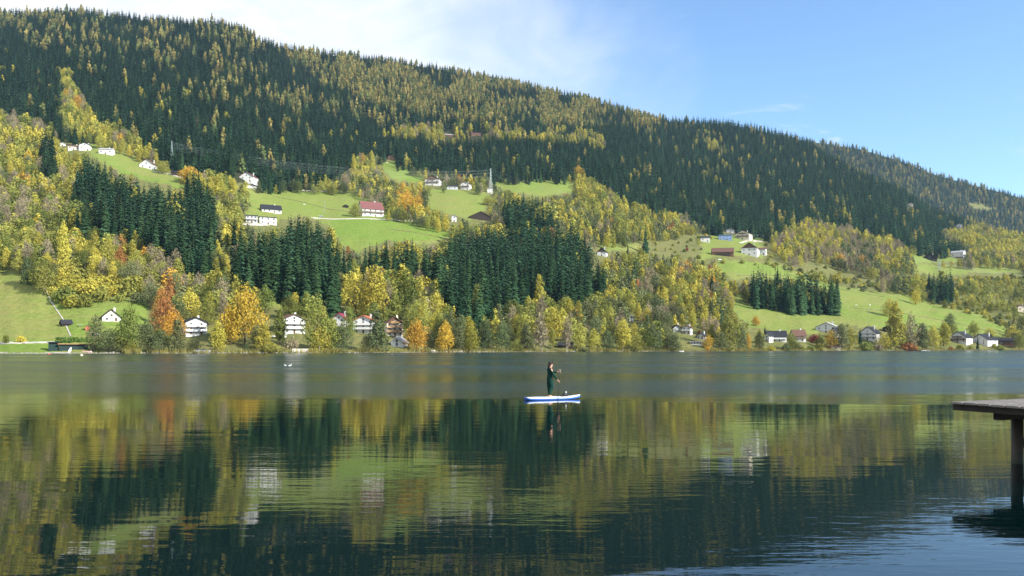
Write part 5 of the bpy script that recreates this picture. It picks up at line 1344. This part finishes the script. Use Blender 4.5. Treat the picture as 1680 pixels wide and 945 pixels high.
# ------------------------------------------------------------------ birds, boats, buoys, animals, cars
def on_water(u, v): y = H * F / (v - 570); return Vector(((u - 840) / F * y, y, 0))
def bird(u, v, label, sc=1.0, rz=0):
    p = on_water(u, v); w_ = mat('white feathers', (.80, .80, .78), .7, .1); g_ = mat('grey feathers', (.05, .05, .055), .7, .1)
    o = skin_obj('water_bird', [(-.24, 0, .10, .03), (-.12, 0, .09, .085), (.05, 0, .08, .10), (.17, 0, .11, .06), (.22, 0, .24, .03), (.24, 0, .33, .036), (.33, 0, .31, .012)], chain(0, 7), w_, None, 2, 2)
    o.location = p; o.rotation_euler = (0, 0, rz); o.scale = (sc,) * 3; tag(o, label, 'bird')
    t = MB(); t.add([(-.36, -.03, .12), (-.2, -.06, .10), (-.2, .06, .10), (-.36, .03, .12), (-.28, 0, .15)], [(0, 1, 4), (1, 2, 4), (2, 3, 4), (3, 0, 4), (3, 2, 1, 0)]); t.build('tail', g_, o)
bird(475.6, 600.6, 'white water bird on the lake, the right one of the pair', .85, .1)
bird(468.6, 600.3, 'white water bird with a dark tail, the left one of the pair on the lake', .72, 2.9)

def boat(u, v, label, L=4.2, rz=0, hullm=M_WHITE, cover=None, cat='boat'):
    p = on_water(u, v) if v > float(shore_v(u)) else G(u, v)
    root = empty('rowing_boat', p, rz); tag(root, label, cat); V, Fc = [], []; n, k_ = 10, 7
    for i in range(n + 1):
        t = -1 + 2 * i / n; w = .72 * (1 - max(0, t) ** 2.2) ** .8 * (1 if t > -.5 else 1 - .25 * ((-t - .5) / .5)) + .01; sh_ = .5 + .14 * t * t
        for j in range(k_):
            a = math.pi * j / (k_ - 1); V.append((L / 2 * t, -w * math.cos(a), sh_ - (sh_ + .12) * math.sin(a) ** .6))
    for i in range(n):
        for j in range(k_ - 1): Fc.append((i * k_ + j, i * k_ + j + 1, (i + 1) * k_ + j + 1, (i + 1) * k_ + j))
    Fc.append(tuple(range(k_ - 1, -1, -1)))
    me = mesh_np('hull', V, Fc, [hullm]); h_ = link(bpy.data.objects.new('hull', me), root)
    sd = h_.modifiers.new('t', 'SOLIDIFY'); sd.thickness = .05
    if cover:
        b = MB(); V = [(x, y, z) for x, w, z in ((-L * .46, .55, .58), (-L * .2, .68, .74), (L * .15, .66, .76), (L * .42, .2, .66)) for y, z in ((-w, z - .12), (0, z + .12), (w, z - .12))]
        b.add(V, [f for i in range(3) for f in ((i * 3, i * 3 + 3, i * 3 + 4, i * 3 + 1), (i * 3 + 1, i * 3 + 4, i * 3 + 5, i * 3 + 2))]); b.build('cover', cover, root)
    else:
        for x in (-L * .25, L * .12):
            b = MB(); b.box(x - .13, x + .13, -.62, .62, .34, .38); b.build('bench', M_TAN, root)
BLUE = mat('blue tarpaulin', (.05, .10, .30), .6, .3)
boat(1517, 575.9, 'white boat moored at the right shore, the larger of two', 4.5, .1)
boat(1523.5, 575.9, 'white boat moored at the right shore, the smaller of two', 2.6, .8)
boat(1507, 575.8, 'dark boat moored just left of the white boats', 4.5, -.1, M_DKW)
boat(1118, 577.2, 'white rowing boat pulled up at the middle of the shore', 3.0, .3)
boat(332, 577.0, 'boat under a blue cover on the shore below the white three-storey house', 7.0, 0, M_WHITE, BLUE)
boat(705, 576.5, 'white boat at the small jetty right of the golden brown lime tree', 5.5, .1)
boat(752, 577.2, 'white boat with its nose to the water right of the amber tree', 4.2, .3)
boat(143, 578.2, 'pink and white boat lying on the left beach', 3.5, .2, mat('pink paint', (.55, .32, .32), .5, .3))
boat(598, 577.3, 'dark rowing boat on the bank below the orange-roofed villa', 5, 0, M_DKW)

def buoy(u, v, col, label, r=.28):
    p = on_water(u, v); b = MB()
    prof = [(.02, -r * .8), (r * .75, -r * .5), (r, 0), (r * .8, r * .55), (r * .3, r * .9), (.04, r * 1.3)]
    V = [(q * math.cos(6.283 * i / 12), q * math.sin(6.283 * i / 12), z) for q, z in prof for i in range(12)]
    b.add(V, [(j * 12 + i, j * 12 + (i + 1) % 12, (j + 1) * 12 + (i + 1) % 12, (j + 1) * 12 + i) for j in range(5) for i in range(12)] + [tuple(range(60, 72))])
    o = b.build('buoy', mat(label[:12], col, .4, .4), None, True); o.location = p; tag(o, label, 'buoy')
buoy(81, 581.5, (.55, .08, .06), 'red buoy floating off the left beach', .38)
buoy(134, 583.3, (.75, .66, .42), 'cream buoy floating off the left beach', .42)

def cow(u, v, rz, col, label):
    p = G(u, v)
    pts = [(-.75, 0, 1.15, .25), (-.2, 0, 1.10, .34), (.4, 0, 1.12, .33), (.75, 0, 1.2, .24), (1.05, 0, 1.15, .17), (1.25, 0, .95, .14), (1.45, 0, .75, .09)]
    ed = chain(0, 7)
    for x, s, a in ((-.65, -1, 0), (-.65, 1, 0), (.55, -1, 2), (.55, 1, 2)):
        k_ = len(pts); pts += [(x, s * .2, .8, .13), (x + (-.08 if x < 0 else .02), s * .2, .42, .075), (x, s * .2, .03, .06)]; ed += [(a, k_), (k_, k_ + 1), (k_ + 1, k_ + 2)]
    k_ = len(pts); pts += [(-.98, 0, 1.05, .04), (-1.05, 0, .6, .03)]; ed += [(0, k_), (k_, k_ + 1)]
    for s in (-1, 1): pts.append((1.2, s * .24, 1.08, .05)); ed.append((5, len(pts) - 1))
    o = skin_obj('cow', pts, ed, mat('cow ' + label[:8], col, .9, .1), None, 1, 1); o.location = p; o.rotation_euler = (0, 0, rz); o.scale = (1.15,) * 3; tag(o, label, 'cow')
cow(1447, 479.5, .2, (.70, .66, .58), 'white cow grazing highest on the right meadow')
cow(1458, 483.5, 2.8, (.40, .20, .12), 'brown cow grazing just below the highest white cow')
cow(1427, 502, .6, (.75, .72, .66), 'white cow in the middle of the right meadow')
cow(1405, 502.5, 3.3, (.60, .56, .45), 'pale cow left of the white cow in the middle of the right meadow')
cow(635, 268, .3, (.75, .72, .66), 'white cow at the top of the steep meadow')
cow(499, 337, .3, (.72, .70, .64), 'white cow on the meadow above the modern house')

def car(u, v, label, col, rz=0):
    p = G(u, v); p.z += .1; root = empty('parked_car', p, rz); tag(root, label, 'car')
    paint = mat('car ' + label[:9], col, .3, .5); gl = M_GLASS; blk = mat('tyre', (.02, .02, .02), .8, .1)
    prof = [(-2.1, .35), (2.1, .35), (2.15, .7), (1.95, .85), (1.1, .95), (.5, 1.42), (-1.2, 1.46), (-1.95, .98), (-2.15, .8)]
    b = MB(); n = len(prof); b.add([(x, -.85 + (.12 if z > 1.2 else 0), z) for x, z in prof] + [(x, .85 - (.12 if z > 1.2 else 0), z) for x, z in prof], [tuple(range(n)), tuple(range(2 * n - 1, n - 1, -1))] + [(i, i + n, (i + 1) % n + n, (i + 1) % n) for i in range(n)])
    b.build('body', paint, root)
    for s in (-1, 1):
        b = MB(); b.add([(-1.5, s * .862, .98), (.9, s * .862, .98), (.42, s * .775, 1.36), (-1.1, s * .775, 1.38)], [(0, 1, 2, 3)]); b.build('window', gl, root)
        for x in (-1.3, 1.3):
            w = MB(); w.bar((x, s * .70, .33), (x, s * .88, .33), .33, .33, 12); w.build('wheel', blk, root)
car(155, 551, 'white car parked on the lake meadow beside the big olive-grey willow', (.75, .75, .76), .05)
car(1181, 427, 'white car parked below the long barn', (.75, .75, .76), .2)
car(527, 356, 'grey car on the farm track left of the white pole', (.5, .5, .52), .1)

def table(u, v):
    p = G(u, v); root = empty('garden_table', p); tag(root, 'round white garden table left of the red kiosk', 'table')
    b = MB(); b.bar((0, 0, .8), (0, 0, .9), 1.1, 1.1, 16); b.build('tabletop', M_WHITE, root); b = MB(); b.bar((0, 0, 0), (0, 0, .8), .12, .12, 8); b.build('leg', M_WHITE, root)
table(131, 536)

def sail_board():
    p = G(113, 578.6); b = MB(); V = [(-.5, 0, 0), (.5, 0, 0), (.55, .05, 1.2), (.15, .1, 2.4), (-.3, .1, 2.2), (-.55, .05, 1.0)]
    b.add(V + [(x, y + .1, z) for x, y, z in V], [tuple(range(6)), tuple(range(11, 5, -1))] + [(i, i + 6, (i + 1) % 6 + 6, (i + 1) % 6) for i in range(6)])
    o = b.build('surfboard', M_WHITE); o.location = p; o.rotation_euler = (-.15, .3, 0); tag(o, 'white surfboard leaning in front of the boat shelter', 'surfboard')
sail_board()

def hedge(u0, u1, v, hpx, label, n=900):
    a, b_ = G(u0, v), G(u1, v); root = None; L = (b_ - a).length; h = hpx * a.y / F
    r = np.random.default_rng(5); Pn = np.stack([r.uniform(0, L, n), r.uniform(-.7, .7, n), r.uniform(.05, h, n)], -1)
    nrm = r.normal(size=(n, 3)); nrm /= np.linalg.norm(nrm, axis=1, keepdims=True); t1 = np.cross(nrm, r.normal(size=(n, 3))); t1 /= np.linalg.norm(t1, axis=1, keepdims=True); t2 = np.cross(nrm, t1)
    V = np.stack([Pn + t1 * .3, Pn + t2 * .22, Pn - t1 * .3, Pn - t2 * .22], 1).reshape(-1, 3)
    me = mesh_np('hedge', V, np.arange(4 * n).reshape(-1, 4), [HEDGE]); o = link(bpy.data.objects.new('hedge', me)); o.location = a; o.rotation_euler = (0, 0, math.atan2(b_.y - a.y, b_.x - a.x)); tag(o, label, 'hedge')
HEDGE = leaf_mat('hedge leaves', (0.06, .13, .03), (.09, .17, .035), .2, .1)
hedge(91, 154, 563.2, 10, 'clipped green hedge behind the boat shelter on the left beach')

def wall(u0, u1, v, hpx, label, m=M_STONE):
    a, b_ = G(u0, v), G(u1, v); L = (b_ - a).length; h = hpx * a.y / F; mb = MB(); mb.box(0, L, -.2, .3, -1, h)
    o = mb.build('stone_wall', m); o.location = a; o.rotation_euler = (0, 0, math.atan2(b_.y - a.y, b_.x - a.x)); tag(o, label, 'wall')
wall(479, 506, 578.0, 6, 'pale stone bank wall below the white lakeside villa', M_PATH)
wall(441, 470, 553, 2.5, 'pale terrace wall in front of the white lakeside villa', M_WHITE)
wall(0, 112, 579.2, 1.6, 'low pale beach wall along the left shore', M_PATH)
wall(1235, 1252, 396, 2.2, 'pale retaining wall above the white farmhouse', M_PATH)

def small_jetty():
    p = G(748, 577.0) ; root = empty('small_jetty', (p.x - 11, p.y - 4, 0)); tag(root, 'low wooden jetty at the water right of the golden brown lime tree', 'jetty')
    b = MB(); b.box(0, 10, 0, 2.0, .55, .7); b.build('deck', M_TAN, root)
    for x in (.4, 3.4, 6.6, 9.6):
        b = MB(); b.bar((x, .15, -2), (x, .15, 1.1), .1, .1, 8); b.build('post', M_DKW, root)
small_jetty()

# ------------------------------------------------------------------ pylons, wires, pole
def pylon(u, v, hpx, label):
    p = G(u, v); h = hpx * p.y / F; root = empty('power_pylon', p, .5); tag(root, label, 'pylon')
    def corner(z, sx, sy): w = 2.6 * (1 - z / h) ** 1.15 + .28; return (sx * w / 1.4, sy * w / 1.4, z)
    r = .09
    for sx, sy in ((-1, -1), (1, -1), (1, 1), (-1, 1)):
        b = MB(); zs = [0, h * .25, h * .5, h * .75, h]
        for a, c in zip(zs, zs[1:]): b.bar(corner(a, sx, sy), corner(c, sx, sy), r, r, 4)
        b.build('leg', M_METAL, root)
    b = MB(); zs = [h * (1 - .82 ** k_) / (1 - .82 ** 9) for k_ in range(10)]
    cs_ = ((-1, -1), (1, -1), (1, 1), (-1, 1))
    for a, c in zip(zs, zs[1:]):
        for i in range(4):
            s0, s1 = cs_[i], cs_[(i + 1) % 4]
            b.bar(corner(a, *s0), corner(c, *s1), .045, .045, 4, caps=False).bar(corner(a, *s1), corner(c, *s0), .045, .045, 4, caps=False)
    b.build('bracing', M_METAL, root)
    tips = []
    for k_, (z, L) in enumerate(((.70, 4.2), (.82, 3.4), (.93, 2.6))):
        b = MB(); z *= h
        for s in (-1, 1):
            b.bar((0, 0, z + .7), (0, s * L, z), .09, .06, 4).bar((0, 0, z - .5), (0, s * L, z), .09, .06, 4)
            tips.append(Vector((0, s * L, z - .6)))
        b.build('cross_arm', M_METAL, root)
    M_ = Matrix.Translation(p) @ Matrix.Rotation(.5, 4, 'Z')
    return [M_ @ t for t in tips]
T1 = pylon(282, 272, 41, 'lattice power pylon at the upper left, rising in front of the dark forest')
T2 = pylon(805, 317, 41, 'lattice power pylon in the middle, standing beside the high meadow')
T3 = pylon(1541, 444, 19, 'small lattice power pylon at the right, above the bushy slope')
M_WIRE = mat('power wire', (.30, .32, .34), .5, .4, .3)
def wire(a, b, sag, label, group):
    m_ = MB(); n = 18; pts = [a.lerp(b, i / n) - Vector((0, 0, sag * 4 * (i / n) * (1 - i / n))) for i in range(n + 1)]
    m_.path(pts, [.028] * (n + 1), 4); o = m_.build('power_wire', M_WIRE); tag(o, label, 'wire', group)
for a, b in zip(T1, T2): wire(a, b, 13, 'thin power wire sagging between the left and the middle pylon', 'power wires between the left and middle pylon')
for a, b in zip(T2, T3): wire(a, b, 16, 'thin power wire running from the middle pylon down to the right pylon', 'power wires between the middle and right pylon')
E3 = P(1760, 452, 1150)
for a in T3[:4]: wire(a, E3 + (a - T3[0]), 8, 'thin power wire leaving the right pylon to the right edge', 'power wires right of the right pylon')
def pole(u, v, hpx, label, r=.16, m=M_WHITE):
    p = G(u, v); b = MB(); b.bar((0, 0, -1), (0, 0, hpx * p.y / F), r * 1.2, r * .8, 8); b.bar((-.9, 0, hpx * p.y / F - .6), (.9, 0, hpx * p.y / F - .6), .08, .08, 6)
    o = b.build('utility_pole', m); o.location = p; tag(o, label, 'pole')
pole(532.5, 351, 22, 'tall pale pole on the meadow left of the red-roofed farmhouse', .17, M_STONE)
pole(1021, 472, 14, 'thin pale pole among the trees of the middle slope', .15)
pole(1425, 532, 26, 'thin grey pole on the right meadow above the pillared villa', .08, M_STONE)

# ------------------------------------------------------------------ paths
def ribbon(name, uv, w, m_=M_PATH):
    pts = []
    for (a, b) in zip(uv, uv[1:]):
        for k_ in range(12): pts.append(G(a[0] + (b[0] - a[0]) * k_ / 12, a[1] + (b[1] - a[1]) * k_ / 12))
    pts.append(G(*uv[-1])); V = []
    for i, p in enumerate(pts):
        d = (pts[min(i + 1, len(pts) - 1)] - pts[max(i - 1, 0)]); d.z = 0; d.normalize(); s = Vector((-d.y, d.x, 0)) * w / 2
        for q in (-1, 1):
            e = p + s * q; uu_ = 840 + F * e.x / e.y
            # height of the ground under this edge, searched along its own bearing
            vs = np.linspace(shore_v(uu_), top_v(uu_), 1500); ys = gy(np.full(1500, uu_), vs); vv = float(np.interp(e.y, ys, vs)); V.append((e.x, e.y, H + (570 - vv) / F * e.y + .22))
    n = len(pts); V += [(x, y, z - .5) for x, y, z in V]
    Fc = [(2 * i, 2 * i + 1, 2 * i + 3, 2 * i + 2) for i in range(n - 1)]; k_ = 2 * n
    Fc += [(2 * i, 2 * i + 2, k_ + 2 * i + 2, k_ + 2 * i) for i in range(n - 1)] + [(2 * i + 1, k_ + 2 * i + 1, k_ + 2 * i + 3, 2 * i + 3) for i in range(n - 1)]
    structure(link(bpy.data.objects.new(name, mesh_np(name, V, Fc, [m_]))))
ribbon('farm_track', [(512, 357.5), (545, 359.5), (600, 358.5), (640, 361), (690, 362.5)], 4.5)
ribbon('forest_road', [(402, 306), (440, 309.5), (476, 312), (520, 313.5), (570, 313)], 4.5)
ribbon('hamlet_road', [(1214, 399), (1226, 395), (1252, 397)], 4)
ribbon('beach_path', [(-60, 563.5), (30, 563), (92, 561.5)], 2.6)
ribbon('upper_lane', [(252, 281), (275, 285), (300, 292)], 3.5)
ribbon('villa_drive', [(372, 367), (398, 368), (440, 369)], 5)

M_WORN = mat('worn grass', (.15, .135, .06), .95, .05, noise=.3, nscale=.8)
ribbon('worn_track', [(640, 376), (680, 381), (720, 389), (738, 392)], 2.2, M_WORN)
ribbon('worn_track', [(448, 322), (490, 330), (540, 343), (600, 351)], 2.2, M_WORN)
ribbon('worn_track', [(68, 460), (84, 495), (104, 525), (116, 552)], .5, M_PATH)
ribbon('worn_track', [(1210, 452), (1300, 452), (1385, 476), (1450, 487)], 1.8, M_WORN)
ribbon('worn_track', [(1395, 505), (1470, 512), (1560, 528), (1640, 548)], 1.6, M_WORN)

def stones():
    r = np.random.default_rng(19); V, Fc = [], []
    for u in r.uniform(-200, 1900, 2600):
        y = float(np.interp(u, UG, shore_y)) + r.uniform(-.9, 1.6); x = (u - 840) / F * y; q = r.uniform(.15, .55) * (1.6 if r.random() < .08 else 1); k_ = len(V); sc_ = r.uniform(.6, 1.3, 6) * q
        V += [(x + sc_[0], y, .08), (x, y + sc_[1], .05), (x - sc_[2], y, .1), (x, y - sc_[3], .05), (x, y, .1 + sc_[4] * .75), (x, y, -.4)]
        Fc += [(k_ + a, k_ + (a + 1) % 4, k_ + 4) for a in range(4)] + [(k_ + (a + 1) % 4, k_ + a, k_ + 5) for a in range(4)]
    o = link(bpy.data.objects.new('shore_stones', mesh_np('shore_stones', V, Fc, [mat('lake stones', (.24, .22, .19), .9, .2, noise=.5, nscale=1.5)]))); tag(o, 'grey stones and gravel along the far waterline', 'stones', None, 'stuff')
stones()

# ------------------------------------------------------------------ reeds at the waterline
def reeds():
    r = np.random.default_rng(9); V, Fc = [], []
    for (u0, u1, n) in ((1165, 1262, 2600), (945, 1010, 900), (505, 560, 700), (200, 232, 300), (240, 500, 700), (560, 940, 1300), (1010, 1165, 700), (1262, 1700, 1800)):
        u = r.uniform(u0, u1, n); y = np.interp(u, UG, shore_y) + r.uniform(-1.2, 1.5, n); x = (u - 840) / F * y; h = r.uniform(1.0, 2.3, n); w = .10; lx = r.normal(0, .25, n); a = r.uniform(0, 3.14, n)
        for i in range(n):
            k_ = len(V); dx, dy = w * math.cos(a[i]), w * math.sin(a[i])
            V += [(x[i] - dx, y[i] - dy, -.1), (x[i] + dx, y[i] + dy, -.1), (x[i] + lx[i] + dx * .3, y[i] + dy * .3, h[i]), (x[i] + lx[i] - dx * .3, y[i] - dy * .3, h[i])]; Fc.append((k_, k_ + 1, k_ + 2, k_ + 3))
    o = link(bpy.data.objects.new('reeds', mesh_np('reeds', V, Fc, [leaf_mat('dry reeds', (.30, .27, .08), (.38, .30, .10), .3, .1)]))); tag(o, 'dry yellow-green reeds along the far waterline', 'reeds', None, 'stuff')
reeds()

# ------------------------------------------------------------------ air
def haze():
    b = MB(); b.box(-4600, 4600, -80, 4800, -12, 960)
    m = bpy.data.materials.new('haze'); m.use_nodes = True; nd = m.node_tree.nodes; nd.remove(nd['Principled BSDF'])
    v = nd.new('ShaderNodeVolumePrincipled'); v.inputs['Color'].default_value = (.50, .74, 1.0, 1); v.inputs['Density'].default_value = 0.000034; v.inputs['Anisotropy'].default_value = .1
    m.node_tree.links.new(v.outputs[0], nd['Material Output'].inputs['Volume'])
    o = b.build('haze', m); o['kind'] = 'stuff'; o['label'] = 'thin blue haze lying over the lake and mountain'; o['category'] = 'haze'
haze()
